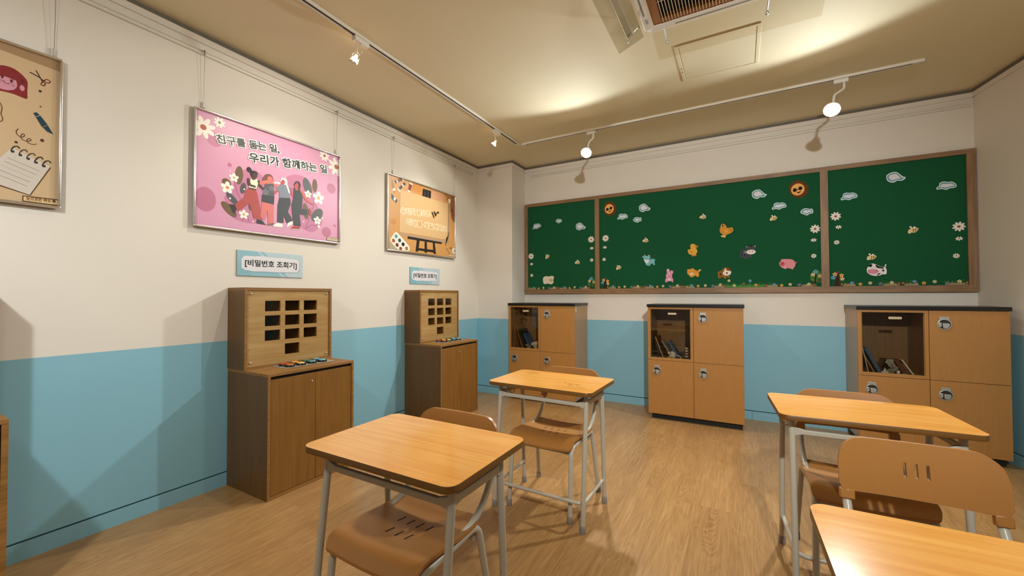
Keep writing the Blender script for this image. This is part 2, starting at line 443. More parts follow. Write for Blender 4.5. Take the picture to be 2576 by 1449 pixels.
# outlines of the printed and felt shapes, in tenths of a millimetre about each piece's own centre
ART = {
'pink': [[
 ['e',-4560,-1920,595,775,0,'c0728f'],
 ['e',-4080,1990,445,440,0,'c87f9f'],
 ['e',-3200,630,130,145,0,'bf6f90'],
 ['e',4400,810,410,415,0,'c0728f'],
 ['e',3970,-2840,420,410,0,'c0728f'],
 ['e',4730,-2210,135,115,0,'bf6f90'],
 ['b',[-3510,-1590,-3220,-1310,-2700,130,-2010,720,-1280,570,-830,-10,-590,-1530,-960,-2770,-1980,-3040,-3010,-2800],'c47a9c'],
 ['b',[520,640,1270,1160,2070,1150,2710,580,2910,-500,3590,-1430,3520,-2330,2830,-2990,2090,-2920,1130,-2440,280,-960],'c47a9c'],
 ['d',-4710,2580,690,8,'f4ece0','b5563c'],
 ['d',-3810,3210,350,8,'f4ece0','8a6a4a'],
 ['d',3760,3320,450,8,'f4ece0','b5563c'],
 ['d',4860,2720,770,8,'f4ece0','b5563c'],
 ['s',[-2900,-370,-2690,-1200,-2410,-1580],30,'9b4a6e'],
 ['s',[-3350,-1560,-2540,-1980,-2260,-2520,-2400,-2990],30,'9b4a6e'],
 ['s',[-1850,-2000,-2050,-2560,-1980,-2930],30,'9b4a6e'],
 ['s',[2900,450,2820,-870,2450,-1970,2180,-2820],40,'9b4a6e'],
 ['s',[3260,-2450,2640,-2460,2180,-2820],40,'9b4a6e'],
 ['e',-2620,90,255,630,-4,'6e5433'],
 ['e',-3360,-620,260,325,35,'6e5433'],
 ['e',-2360,-720,180,390,-12,'4f4a4c'],
 ['e',-3030,-1570,200,480,45,'4b4a50'],
 ['e',-3210,-2310,260,615,45,'6e5433'],
 ['e',2300,440,330,720,18,'5a5a5c'],
 ['e',2920,700,220,520,0,'6e5433'],
 ['e',2160,-1470,245,615,8,'6e5433'],
 ['e',3130,-1600,380,655,-40,'4f504a'],
 ['e',-1880,-1850,125,275,0,'5a4a3a'],
 ['d',-2930,-150,300,5,'f7efe6','d9a36a'],
 ['d',-3320,-900,400,5,'f7efe6','d88a4a'],
 ['d',-2300,-2490,320,5,'f7efe6','d9a36a'],
 ['d',2350,-100,300,5,'f7efe6','d9a36a'],
 ['d',3240,-220,510,5,'f7efe6','d8a35a'],
 ['d',3160,-2030,330,5,'f7efe6','c99'],
 ['e',-3180,220,50,60,0,'f0d5dd'],
 ['e',-3160,-1580,55,65,0,'f7efe6'],
 ['e',-1710,-2870,60,60,0,'f7c9d6'],
 ['e',3590,-1780,100,90,0,'f7c9d6'],
 ['e',3280,-2490,115,105,0,'f4ece0'],
 ['e',1980,-2290,70,65,0,'f7c9d6'],
 ['e',-2290,-780,50,55,0,'f4ece0'],
 ['e',-1990,640,155,185,0,'1f1a1a'],
 ['e',-1850,530,130,120,0,'1f1a1a'],
 ['b',[-1940,440,-1810,570,-1620,650,-1460,590,-1420,420,-1650,250,-1830,160],'1f1a1a'],
 ['b',[-1790,320,-1580,570,-1430,420,-1490,210,-1650,20,-1790,20],'4a3326'],
 ['s',[-2030,-40,-1970,-400,-1640,-480,-1350,-140],200,'4a3326'],
 ['p',[-1880,50,-1680,-10,-1460,130,-1350,-60,-1510,-580,-2000,-570,-1960,-290],'efe2c8'],
 ['s',[-2020,-70,-1920,-410,-1610,-440],150,'4a3326'],
 ['s',[-1350,-20,-1230,-340,-940,-520],190,'4a3326'],
 ['p',[-2010,-590,-1510,-600,-1510,-670,-2030,-660],'4f3a28'],
 ['p',[-2070,-690,-1510,-670,-1330,-1360,-1110,-2650,-1660,-2660,-1950,-1680,-2680,-2350,-2880,-1920,-2300,-1340,-2240,-950],'b0453c'],
 ['p',[-3230,-1970,-2870,-1930,-2760,-2230,-2850,-2520,-3000,-2450,-3080,-2230],'2b2422'],
 ['p',[-1460,-2680,-1140,-2690,-820,-2980,-1480,-2970],'2b2422'],
 ['b',[-1120,190,-910,580,-640,690,-410,600,-320,190,-520,60,-750,240,-1020,20],'7a4a3a'],
 ['b',[-760,440,-530,550,-380,370,-480,110,-690,100],'d9756a'],
 ['s',[-1190,-100,-830,80,-370,180,-110,-100],240,'d9756a'],
 ['p',[-920,-80,-350,50,-270,-350,-260,-850,-1090,-910,-990,-520],'55535a'],
 ['d',-880,-650,230,5,'77747c','55535a'],
 ['d',-460,-320,210,5,'77747c','55535a'],
 ['p',[-1120,-900,-260,-870,-290,-1440,-1150,-1370],'333236'],
 ['p',[-1130,-1390,-290,-1440,-300,-2780,-690,-2900,-750,-1950,-1000,-2620,-1120,-2560,-1220,-2420],'d9706a'],
 ['p',[-770,-2910,-300,-2740,-200,-2920,-740,-3000],'8a5a50'],
 ['s',[-270,160,190,230],120,'f2eee8'],
 ['b',[150,300,270,620,560,690,700,440,640,180,440,170,320,-20],'f2eee8'],
 ['b',[170,310,370,550,520,390,400,140,220,120],'c24a4e'],
 ['p',[-110,-100,230,150,600,210,1040,40,980,-220,840,-270,880,-720,100,-850,80,-440,-140,-420],'7e8594'],
 ['s',[-60,-390,-240,-570],140,'c24a4e'],
 ['s',[560,400,690,110,840,-310],120,'f2eee8'],
 ['p',[100,-850,910,-710,960,-1150,740,-1760,1140,-2350,660,-2630,420,-2060,440,-2640,-40,-2670,-20,-1420],'333236'],
 ['p',[-360,-2940,-40,-2700,360,-2740,360,-2980,-300,-3030],'f2eee8'],
 ['p',[630,-2950,770,-2580,1130,-2370,1140,-2620],'f2eee8'],
 ['b',[1190,310,1320,630,1580,690,1730,480,1660,210,1370,180],'2b2627'],
 ['b',[1230,270,1410,570,1560,440,1520,220,1320,130],'c8524e'],
 ['s',[980,10,1020,-230,1110,-460],140,'c8524e'],
 ['s',[1670,40,2030,-340,2310,-670],230,'c86250'],
 ['s',[2310,-670,2800,-820],120,'c86250'],
 ['p',[1180,120,1680,200,1680,0,1850,-210,1900,-670,1830,-1350,2280,-1320,2290,-1740,1660,-1820,1770,-2670,1180,-2690,1020,-1220,1150,-700],'333236'],
 ['p',[1300,150,1540,180,1520,0,1310,-30],'c8524e'],
 ['p',[1230,-2720,1680,-2690,1690,-2950,940,-2990],'a83c38'],
 ['p',[2370,-1250,2560,-1180,2640,-1750,2470,-1740],'a83c38'],
 ['p',[960,-3000,1690,-2950,1690,-3000,940,-3040],'f2eee8'],
 ['t','친구를 돕는 일,',-3940,1820,4070,580,'38393d','f6f1e8',570],
 ['t','우리가 함께하는 일',-1960,1180,6000,650,'38393d','f6f1e8',770],
 ['p',[4000,-3240,5130,-3210,5130,-3500,4000,-3500],'5b4a35'],
 ['p',[4040,-3270,5090,-3250,5090,-3470,4040,-3470],'e9d6ae'],
 ['t','눈으로만 봐요 ●',4120,-3420,900,120,'5b4025',None,20],
]],
'easel': [[
 ['p',[-4680,3680,-2080,3680,-1790,2960,-3370,2540,-4670,2500],'d9a06c'],
 ['p',[-1990,3530,-310,3580,-510,2770,-1700,2710],'d08c48'],
 ['p',[1050,3470,3410,3560,3180,2600,1050,2610],'d9a07c'],
 ['p',[-4660,330,-3630,330,-3620,-260,-4660,-310],'cf9a66'],
 ['e',-4400,-840,385,290,0,'c98a4a'],
 ['p',[3240,3740,5490,3700,5490,2830,4490,3560,3890,3200,3290,3450],'b5793c'],
 ['e',4370,3070,635,385,0,'a8703a'],
 ['p',[3980,3070,4430,3200,4590,2810,4130,2640],'efe0c8'],
 ['p',[4560,3570,5470,3570,5470,720,5240,450,4620,970,4370,2310],'8f5c34'],
 ['p',[4430,2090,4930,2100,5050,1660,4490,1640],'7a4028'],
 ['p',[4740,1610,5120,1590,5220,1220,4840,1200],'8a3830'],
 ['p',[4930,1020,5220,1030,5270,690,5010,720],'7a4028'],
 ['p',[-4330,3190,-3330,3730,-3140,3480,-4160,2910],'7a4a30'],
 ['p',[-4060,3320,-3920,3400,-3760,3130,-3920,3030],'f0e6d6'],
 ['p',[-3330,3730,-2960,3590,-3140,3430,-3260,3550],'f0e6d6'],
 ['p',[-2960,3370,-2730,3200,-3500,2480,-3790,2570],'4a4440'],
 ['p',[-3210,3150,-2960,2920,-3100,2810,-3350,3000],'f0e6d6'],
 ['p',[-3900,2480,-3740,2600,-3500,2280,-3590,2190],'f0e6d6'],
 ['p',[-2270,3510,-1790,3430,-2080,2680,-2440,2680],'8a3c34'],
 ['p',[-2220,3570,-1740,3470,-1810,3300,-2270,3390],'f0e6d6'],
 ['p',[-2450,2710,-2100,2680,-2150,2520,-2500,2560],'f0e6d6'],
 ['p',[-4670,3260,-4550,3230,-4110,2110,-4330,1930,-4540,2270,-4670,2500],'a87c44'],
 ['p',[-4540,2330,-4200,2490,-4140,2230,-4480,2120],'f0e6d6'],
 ['p',[-4690,1860,-3880,1350,-4020,1030,-4680,1350],'33485a'],
 ['p',[-4330,1610,-4090,1470,-4200,1190,-4410,1340],'f0e6d6'],
 ['p',[-260,3330,1070,3360,1010,2530,-340,2530],'2a221d'],
 ['s',[100,3120,100,2620],50,'6a6a60'],
 ['s',[570,3150,570,2580],60,'6a6a60'],
 ['p',[-1340,-3460,-1150,-2110,-700,-2120,-950,-3430],'2e241d'],
 ['p',[30,-2110,380,-2100,420,-3440,30,-3440],'2e241d'],
 ['p',[1330,-2100,1650,-2100,1880,-3450,1440,-3420],'2e241d'],
 ['p',[-1300,-3050,1760,-3030,1820,-3310,-1290,-3290],'2e241d'],
 ['p',[-2490,-1970,2890,-1990,2860,-2230,-2490,-2280],'2e241d'],
 ['p',[-3580,-1820,3890,-1730,3890,-2020,-3570,-2010],'b79a80'],
 ['p',[3890,2520,4250,2510,4130,-1970,3710,-1670],'a88a6c'],
 ['p',[-3520,2470,-3460,2520,-110,2520,3920,2560,3980,2460,3930,-660,3870,-1050,3710,-1330,3470,-1550,3180,-1680,-100,-1670,-3530,-1740,-3600,-1690],'dcb684'],
 ['t','우리의 꿈으로',-3380,100,4300,600,'d9a86c','fbf0d8',460],
 ['t','미래를 색칠해봐요',-2580,-870,6300,580,'d9a86c','fbf0d8',180],
 ['p',[1100,1040,1650,1260,1980,860,1490,420],'2b2320'],
 ['p',[1290,1130,1480,1210,1760,640,1590,530],'c9935a'],
 ['s',[1760,930,2240,1240],130,'2b2320'],
 ['e',2230,1220,160,120,0,'2b2320'],
 ['s',[4150,-780,3990,-1260],120,'5a3a28'],
 ['p',[3830,-1280,4030,-1300,3510,-2430,3600,-1690],'1f1a18'],
 ['b',[-4190,-1850,-3880,-1860,-3080,-2410,-2230,-3080,-2320,-3490,-3170,-3520,-3920,-3440,-4740,-2860,-4800,-2550],'f0e8dc'],
 ['e',-4060,-2220,205,190,0,'5f9aa0'],
 ['e',-3600,-2570,210,195,0,'2f4a62'],
 ['e',-3120,-2900,215,195,0,'1f1a18'],
 ['e',-2640,-3270,220,200,0,'a8794a'],
 ['e',-4400,-2680,205,190,0,'a8592c'],
 ['e',-3930,-3050,210,195,0,'7a3428'],
 ['e',-3460,-3350,195,155,0,'8f3a34'],
 ['p',[-4890,-2940,-3880,-3470,-3880,-3550,-4880,-3560],'b0a68e'],
 ['s',[3710,-2620,4310,-3200],50,'6a4a30'],
 ['s',[4250,-2560,4620,-2450,4500,-2650],70,'6a3a20'],
 ['e',5090,-2790,325,325,0,'f4efe8'],
 ['e',5220,-2780,205,205,0,'8a8a90'],
 ['p',[4110,-3260,5190,-3270,5190,-3500,4110,-3470],'7a5c38'],
 ['p',[4160,-3290,5140,-3290,5140,-3470,4160,-3450],'f0dcae'],
 ['t','눈으로만 봐요 ●',4230,-3400,860,90,'8a5a30',None,-10],
]],
'girl': [[
 ['p',[1370,3910,5160,3630,5170,3100,1380,3360],'a58460'],
 ['b',[2810,1930,3020,2380,3340,2560,3630,2560,3880,2390,4050,2140,4050,1690,4050,1320,3840,1330,3650,1370,3470,1370,3320,1360,3030,1320,2820,1430],'84282a'],
 ['b',[2990,1900,3230,2110,3450,2110,3680,2080,3740,1790,3640,1570,3420,1460,3170,1470,2990,1560],'cf8fa0'],
 ['e',3890,1760,75,135,0,'cf8fa0'],
 ['b',[2950,2000,3230,2310,3600,2310,3690,2030,3450,2070,3240,2050,2990,1850],'84282a'],
 ['e',3300,2020,40,80,0,'5a2a30'],
 ['e',3570,1940,40,85,0,'5a2a30'],
 ['s',[3240,2050,3360,2070],20,'5a2a30'],
 ['s',[3520,1990,3630,2000],20,'5a2a30'],
 ['e',3270,1840,55,55,0,'b8788a'],
 ['e',3620,1760,60,55,0,'b8788a'],
 ['s',[3330,1860,3380,1790,3450,1770,3520,1810],30,'7a3a30'],
 ['s',[3830,2110,3940,2130],30,'3a2020'],
 ['s',[3850,2030,3950,2040],30,'3a2020'],
 ['s',[4130,2620,4410,2520,4560,2390],50,'3a2420'],
 ['s',[4310,2790,4440,2520,4520,2340],40,'3a2420'],
 ['s',[4520,2340,4470,2210,4550,2160,4610,2290,4530,2340],40,'6a2c24'],
 ['s',[4570,2440,4670,2530,4770,2470,4710,2370,4620,2370,4570,2420],40,'6a2c24'],
 ['e',4450,1860,55,55,-15,'33302e'],
 ['e',4470,1120,30,40,0,'6a4030'],
 ['e',4540,-490,65,75,0,'5a2c20'],
 ['e',3740,-840,50,55,0,'3a3430'],
 ['p',[4240,730,4350,800,4460,700,4700,340,4900,-80,4690,-10,4500,200],'22404c'],
 ['s',[4330,580,4460,700],30,'9aa0a0'],
 ['s',[4580,190,4710,320],30,'9a6a50'],
 ['s',[3800,-200,3740,-310,3760,-450,3880,-560,3990,-460,3950,-370,3880,-480,3920,-640,4070,-690,4190,-600,4150,-530,4070,-610,4110,-750,4250,-780,4360,-720],30,'5a3426'],
 ['s',[3250,810,3310,610,3290,310,3330,150,3320,0,3230,-70],30,'6a4030'],
 ['p',[3070,-2120,3600,-1210,4820,-1700,4830,-1770,4200,-3240,3050,-2920],'5a3c22'],
 ['p',[3070,-2060,3610,-1120,4820,-1680,4180,-3200,3060,-2860],'cfc4b8'],
 ['s',[3500,-1640,4470,-1990],20,'8a8078'],
 ['s',[3410,-1830,4360,-2190],20,'8a8078'],
 ['s',[3300,-2020,4280,-2400],10,'8a8078'],
 ['s',[3290,-2260,4170,-2590],20,'8a8078'],
 ['s',[3290,-2500,4100,-2810],20,'8a8078'],
 ['s',[3840,-1090,3790,-1020,3680,-1070,3610,-1220,3610,-1320,3660,-1340],50,'3a322c'],
 ['e',3660,-1300,40,55,0,'3a322c'],
 ['s',[4080,-1190,4030,-1110,3920,-1170,3850,-1320,3840,-1420,3890,-1440],40,'3a322c'],
 ['e',3890,-1400,40,55,0,'3a322c'],
 ['s',[4330,-1290,4270,-1210,4160,-1270,4080,-1420,4080,-1520,4130,-1540],40,'3a322c'],
 ['e',4130,-1500,40,55,0,'3a322c'],
 ['s',[4570,-1390,4520,-1310,4410,-1370,4330,-1530,4320,-1620,4380,-1640],50,'3a322c'],
 ['e',4380,-1610,40,55,0,'3a322c'],
 ['s',[4830,-1500,4770,-1420,4660,-1470,4580,-1630,4570,-1730,4630,-1750],50,'3a322c'],
 ['e',4630,-1710,40,55,0,'3a322c'],
 ['p',[3960,-3270,5100,-3230,5110,-3550,3960,-3550],'4a3018'],
 ['p',[3990,-3310,5070,-3280,5080,-3510,3990,-3510],'dcb98a'],
 ['t','눈으로만 봐요 ●',4090,-3460,920,160,'6a4526',None,40],
]],
'goat': [[
 ['b',[-710,470,-560,510,-420,520,-510,650,-370,600,-280,500,-90,500,-40,610,170,550,50,460,280,320,140,280,100,90,380,180,610,90,730,170,630,-30,610,-320,660,-490,460,-530,440,-380,180,-400,160,-540,20,-640,-50,-490,-140,-590,-330,-430,-360,-280,-530,20,-560,320,-680,350],'7fc0c8'],
 ['b',[-490,70,-280,120,30,50,-20,-170,-210,-330,-400,-130],'efe6e6'],
 ['e',-440,580,100,40,-20,'c8a07c'],
 ['e',40,540,105,40,20,'c8a07c'],
 ['s',[-350,180,-70,170],30,'3f7a86'],
 ['e',-290,-50,20,25,0,'555'],
 ['e',-160,-50,25,25,0,'555'],
], -0.877, 1.611],
'rabbit': [[
 ['b',[-250,650,-100,740,30,640,40,350,160,530,340,520,430,320,330,220,300,-40,270,-200,410,-420,380,-580,410,-680,310,-730,200,-610,-120,-600,-230,-720,-410,-680,-390,-400,-290,-210,-360,-20,-240,240],'e79bb4'],
 ['e',10,-440,170,155,0,'f6cdd6'],
 ['e',-100,570,65,130,0,'f2d6cc'],
 ['e',0,150,40,190,0,'f6cdd6'],
 ['e',0,-50,50,50,0,'8a6a4a'],
 ['e',-100,90,35,25,0,'b8506a'],
 ['e',110,90,35,30,0,'b8506a'],
 ['s',[-180,-220,0,-260,180,-230],20,'c8607c'],
], -0.666, 1.438],
'hen': [[
 ['b',[-500,440,-470,630,-230,690,-40,480,30,260,300,230,500,260,620,-20,470,-260,180,-390,-110,-530,-90,-700,-210,-710,-450,-630,-350,-410,-580,-160,-600,180],'d9963a'],
 ['e',-30,-70,210,160,0,'eca548'],
 ['e',-340,490,90,105,0,'6a2c20'],
 ['p',[-530,480,-420,540,-410,370],'efe0c8'],
 ['s',[270,140,470,20,380,-170],40,'7a4420'],
 ['b',[-480,-500,-90,-500,-80,-690,-210,-710,-470,-630],'efbc78'],
 ['s',[-470,670,-230,700,-20,500],40,'8a4424'],
], -0.115, 1.883],
'duck': [[
 ['b',[-250,470,-170,660,20,700,230,590,310,470,500,490,460,300,290,260,370,90,430,-160,280,-430,360,-550,200,-610,50,-510,40,-660,-120,-600,-70,-460,-360,-370,-500,-70,-470,120,-290,110,-220,220],'eeae4a'],
 ['p',[290,450,500,490,460,300,310,280],'c47c34'],
 ['e',180,430,40,40,0,'7a4420'],
 ['s',[-290,-90,-130,-180,10,-100],50,'a8702c'],
 ['b',[-120,-460,50,-490,30,-660,-130,-610],'c88040'],
 ['b',[190,-440,360,-520,300,-620,170,-580],'c88040'],
], -0.429, 1.696],
'donkey': [[
 ['b',[-760,270,-530,230,-190,250,-120,370,-210,620,-50,540,210,640,490,510,670,690,650,350,590,180,680,-40,530,-250,310,-330,330,-540,160,-630,20,-560,-60,-740,-260,-690,-430,-540,-630,-630,-720,-460,-680,-130,-620,130],'4a4c54'],
 ['e',270,-40,400,235,0,'efe4dc'],
 ['s',[-480,160,-480,-370],60,'14141a'],
 ['s',[-340,150,-310,-400],60,'14141a'],
 ['s',[-410,150,-400,-370],30,'8a8c94'],
 ['e',-240,-30,100,155,0,'8a868c'],
 ['p',[-180,570,-50,500,-90,400],'c8c8d0'],
 ['p',[630,610,640,420,530,440],'c8c8d0'],
 ['e',140,20,35,50,0,'4a3a3a'],
 ['e',390,40,35,55,0,'4a3a3a'],
 ['b',[90,600,240,670,400,560,260,470],'22242c'],
], 0.07, 1.655],
'pig': [[
 ['b',[-550,500,-340,520,180,480,440,360,550,170,700,220,580,40,550,-170,400,-420,350,-510,200,-420,-90,-350,-220,-460,-350,-330,-510,-290,-680,-60,-710,160,-550,370],'e8959c'],
 ['e',-470,50,180,185,0,'b8485a'],
 ['e',-540,90,30,60,0,'e8959c'],
 ['e',-420,0,30,55,0,'e8959c'],
 ['e',-400,240,30,30,0,'7a2838'],
 ['e',-200,60,35,35,0,'7a2838'],
 ['e',-300,-300,125,75,0,'f0b0b0'],
], 0.399, 1.517],
'cat': [[
 ['b',[-630,370,-470,390,-250,420,-80,500,90,310,410,220,550,380,690,280,610,160,490,100,480,-180,460,-400,270,-400,160,-280,-20,-380,-230,-460,-400,-370,-450,-230,-630,-80],'e8a03e'],
 ['e',-220,-80,190,140,0,'f6dcb4'],
 ['e',-220,-40,50,40,0,'6a3a20'],
 ['s',[-440,80,-320,50],30,'6a3a20'],
 ['s',[-140,80,-20,90],30,'6a3a20'],
 ['s',[220,220,250,60],40,'a8601c'],
 ['s',[350,210,370,70],40,'a8601c'],
 ['s',[490,130,550,330,660,310],50,'f0d8b0'],
], -0.422, 1.46],
'dog': [[
 ['b',[-600,130,-300,240,0,510,360,510,580,310,580,10,410,-280,480,-450,320,-480,200,-410,140,-590,-40,-570,-140,-430,-300,-440,-410,-550,-600,-490,-600,-150],'9a6428'],
 ['b',[90,510,190,230,580,150,540,-150,290,-280,-30,-240,-170,-30,-60,130],'f2e8da'],
 ['e',210,-30,85,80,0,'3a2418'],
 ['e',-350,-150,85,135,0,'4a2c14'],
 ['e',-10,-100,55,45,0,'e8b0c0'],
 ['e',290,-180,45,40,0,'e8b0c0'],
 ['b',[210,480,390,500,580,290,530,150,360,250],'7a4c1c'],
 ['s',[-300,230,-180,40],40,'6a3c10'],
], -0.137, 1.452],
'cow': [[
 ['b',[-500,500,-390,570,-310,540,-250,600,-150,550,-50,510,30,450,220,340,440,250,540,300,570,460,630,500,640,370,580,220,660,10,650,-330,550,-390,370,-380,210,-480,70,-480,-30,-510,-210,-490,-450,-380,-630,-190,-660,80,-580,290,-460,340],'ece6e2'],
 ['e',-230,-120,370,210,0,'e08fa4'],
 ['b',[-510,470,-400,550,-270,440,-380,280,-500,330],'1c1a1a'],
 ['b',[-80,480,160,340,460,210,440,120,240,150,20,210],'1c1a1a'],
 ['p',[330,20,510,30,480,-140,400,-130],'1c1a1a'],
 ['b',[50,-360,180,-280,270,-320,150,-400,30,-450],'1c1a1a'],
 ['e',-520,-10,55,35,0,'7a6a3a'],
 ['e',0,-40,50,40,0,'7a6a3a'],
 ['e',-310,180,30,25,0,'444'],
 ['e',-130,170,25,25,0,'444'],
], 1.038, 1.441],
'sheep': [[
 ['b',[-700,320,-340,510,90,450,520,530,770,350,660,30,680,-320,400,-530,-50,-440,-600,-470,-740,-70],'e9dcc4'],
 ['b',[210,210,450,200,660,-40,440,-270,160,-160,60,0],'dcb98a'],
 ['e',300,0,45,40,0,'5a3a20'],
 ['e',470,-30,45,40,0,'5a3a20'],
 ['s',[590,290,770,300],60,'dcb98a'],
], -2.092, 1.418],
'beeA': [[
 ['b',[-280,-130,-230,40,-100,80,-190,220,-130,290,-30,160,70,250,150,170,310,80,270,-70,100,-220,-80,-210,-180,-280,-270,-210],'e8cf9a'],
 ['e',-130,210,60,70,20,'f6f0e0'],
 ['e',90,180,60,65,-20,'f6f0e0'],
 ['s',[10,60,30,-170],40,'4a2c14'],
 ['s',[120,80,150,-140],40,'4a2c14'],
 ['e',-200,-210,60,50,0,'f4e2c4'],
 ['s',[220,80,240,-70],30,'4a2c14'],
], -1.212, 1.544],
'cloudtail': [[
 ['b',[-550,290,-260,460,60,450,300,210,470,0,650,-80,570,-250,360,-360,120,-300,-130,-440,-380,-360,-550,-190,-600,110],'dfe6ea'],
 ['b',[-500,230,-220,380,40,380,250,170,400,-90,540,-140,340,-290,110,-220,-150,-340,-380,-270,-500,-120,-540,100],'5f9fae'],
 ['b',[-400,190,-190,290,40,280,210,80,320,-140,90,-150,-150,-230,-320,-160,-430,-10],'e3dfe2'],
], 1.173, 2.235],
'cloudlong': [[
 ['b',[-420,260,-190,360,40,300,270,320,500,170,590,-70,460,-200,230,-220,0,-340,-270,-250,-560,-290,-590,-120,-460,10],'dfe6ea'],
 ['b',[-370,200,-180,290,40,230,260,250,460,120,530,-60,430,-130,210,-150,-20,-260,-270,-170,-500,-220,-530,-130,-400,-10],'5f9fae'],
 ['b',[-280,150,40,150,260,160,410,60,440,-40,200,-70,-20,-160,-250,-90,-390,-130],'dfe2ea'],
], 0.86, 2.109],
'cloudround': [[
 ['b',[-440,160,-240,320,10,330,210,250,400,250,480,40,440,-180,210,-210,40,-330,-210,-240,-480,-50],'dfe6ea'],
 ['b',[-370,130,-220,240,10,260,210,180,360,180,410,20,380,-120,190,-140,30,-240,-190,-170,-410,-20],'5f9fae'],
 ['b',[-250,90,-120,160,200,110,330,90,310,-40,160,-50,10,-140,-170,-80,-290,-10],'e3dfe2'],
], 0.55, 2.002],
'sun': [[
 ['p',[640,-90,860,-250,610,-280,740,-480,530,-460,650,-720,410,-590,440,-830,260,-680,240,-960,80,-720,-10,-920,-100,-690,-260,-910,-280,-620,-460,-720,-430,-490,-680,-560,-550,-320,-770,-290,-620,-120,-880,-30,-650,80,-830,240,-620,280,-800,510,-540,450,-620,680,-420,590,-470,880,-260,680,-220,910,-80,710,10,970,100,690,240,840,280,600,480,750,430,470,630,510,540,310,800,290,620,110,820,20],'6e3a1c'],
 ['e',-70,-20,525,565,0,'f0b464'],
 ['e',-300,-50,145,175,0,'1c1614'],
 ['e',130,60,145,175,0,'1c1614'],
 ['s',[-430,-160,-80,-30,270,120],70,'1c1614'],
 ['b',[-190,-210,0,-270,170,-150,100,-330,-50,-390],'5a2418'],
], 0.49, 2.223],
'treegreen': [[
 ['b',[-370,380,-160,640,30,730,250,600,420,290,460,-130,420,-430,260,-490,20,-400,-230,-360,-430,-170,-440,130],'3f7a3a'],
 ['s',[0,300,-20,0,-80,-550,-130,-730],90,'2c1c12'],
 ['s',[-20,-60,-270,-210],50,'2c1c12'],
 ['s',[-10,60,200,180],50,'2c1c12'],
 ['e',260,-280,145,160,0,'5a4434'],
 ['d',-20,500,200,5,'6fa4c8','3a6a9a'],
 ['d',-210,240,170,5,'efc99a','a8743a'],
 ['d',290,110,170,5,'dcb48a','8a5c34'],
 ['e',-230,-230,65,110,0,'8a7a54'],
], 0.609, 1.378],
'treebrown': [[
 ['b',[-80,550,50,650,200,570,150,400,130,-30,140,-470,200,-690,-210,-680,-160,-350,-130,140],'3c2a1e'],
 ['e',50,540,145,120,0,'6a4630'],
 ['d',-170,360,190,5,'e0b07c','8a5c34'],
 ['d',300,250,180,5,'eeb468','8a5c34'],
 ['d',-300,60,190,5,'6fa8c8','3a6a8a'],
 ['d',340,-60,170,5,'efce9a','8a5c34'],
 ['b',[-460,-130,-330,-80,-200,-190,-230,-630,-470,-650],'1c4a3a'],
], 0.765, 1.382],
'pos': {
 'cloudtail': [[-1.666,2.054],[-0.919,2.198],[0.17,2.215],[1.173,2.235]],
 'cloudlong': [[-2.251,2.108],[-1.161,2.124],[0.335,2.08],[0.86,2.109],[1.485,2.12]],
 'cloudround': [[-1.948,2.147],[-0.997,2.072],[0.55,2.002]],
 'sun': [[-1.308,2.232],[0.49,2.223]],
 'bee': [[-2.106,1.715],[-1.707,1.626],[-1.212,1.545],[-0.909,1.836],[-0.329,2.042],[0.287,1.969],[1.276,1.774],[1.005,1.558]],
 'daisybig': [[-2.333,1.729],[-1.535,1.89],[-1.361,1.891],[0.61,1.837],[0.762,1.939],[1.551,1.778]],
 'daisyoval': [[-2.327,1.629],[-1.528,1.785],[-1.37,1.786],[0.598,1.734],[0.781,1.839],[1.551,1.68]],
 'daisysmall': [[-2.325,1.483],[-1.53,1.644],[-1.38,1.645],[0.597,1.587],[0.766,1.702],[1.532,1.541]],
 'treegreen': [[-1.535,1.373],[0.61,1.389]],
 'treebrown': [[-1.37,1.367],[0.767,1.376]],
},
'flowers': {
 'left': [['blue',-2.294,1.324],['orange',-2.224,1.315],['cream',-2.159,1.322],['grey',-2.086,1.318],['cream',-2.015,1.323],['brown',-1.971,1.32],['brown',-1.948,1.315],['blue',-1.877,1.324],['orange',-1.809,1.316],['cream',-1.744,1.325],['grey',-1.67,1.319],['cream',-1.604,1.327],['brown',-1.569,1.312]],
 'middle': [['brown',-1.339,1.32],['blue',-1.275,1.329],['orange',-1.206,1.318],['cream',-1.143,1.324],['grey',-1.068,1.319],['cream',-0.997,1.326],['brown',-0.955,1.318],['brown',-0.929,1.316],['blue',-0.861,1.329],['orange',-0.79,1.318],['cream',-0.73,1.325],['grey',-0.657,1.319],['cream',-0.584,1.328],['brown',-0.545,1.32],['brown',-0.519,1.318],['blue',-0.445,1.329],['orange',-0.382,1.321],['cream',-0.314,1.325],['grey',-0.245,1.319],['cream',-0.176,1.332],['brown',-0.133,1.32],['cream',-0.098,1.371],['cream',-0.051,1.321],['brown',0.032,1.339],['blue',0.086,1.367],['orange',0.135,1.325],['brown',0.216,1.32],['blue',0.286,1.326],['orange',0.345,1.318],['cream',0.413,1.326],['grey',0.482,1.32],['cream',0.556,1.326],['brown',0.598,1.318]],
 'right': [['brown',0.798,1.321],['blue',0.868,1.331],['orange',0.926,1.32],['cream',0.993,1.329],['grey',1.062,1.321],['cream',1.135,1.33],['brown',1.18,1.322],['brown',1.208,1.324],['blue',1.278,1.337],['orange',1.336,1.323],['cream',1.401,1.334],['grey',1.478,1.321],['cream',1.546,1.333],['brown',1.589,1.322]],
},
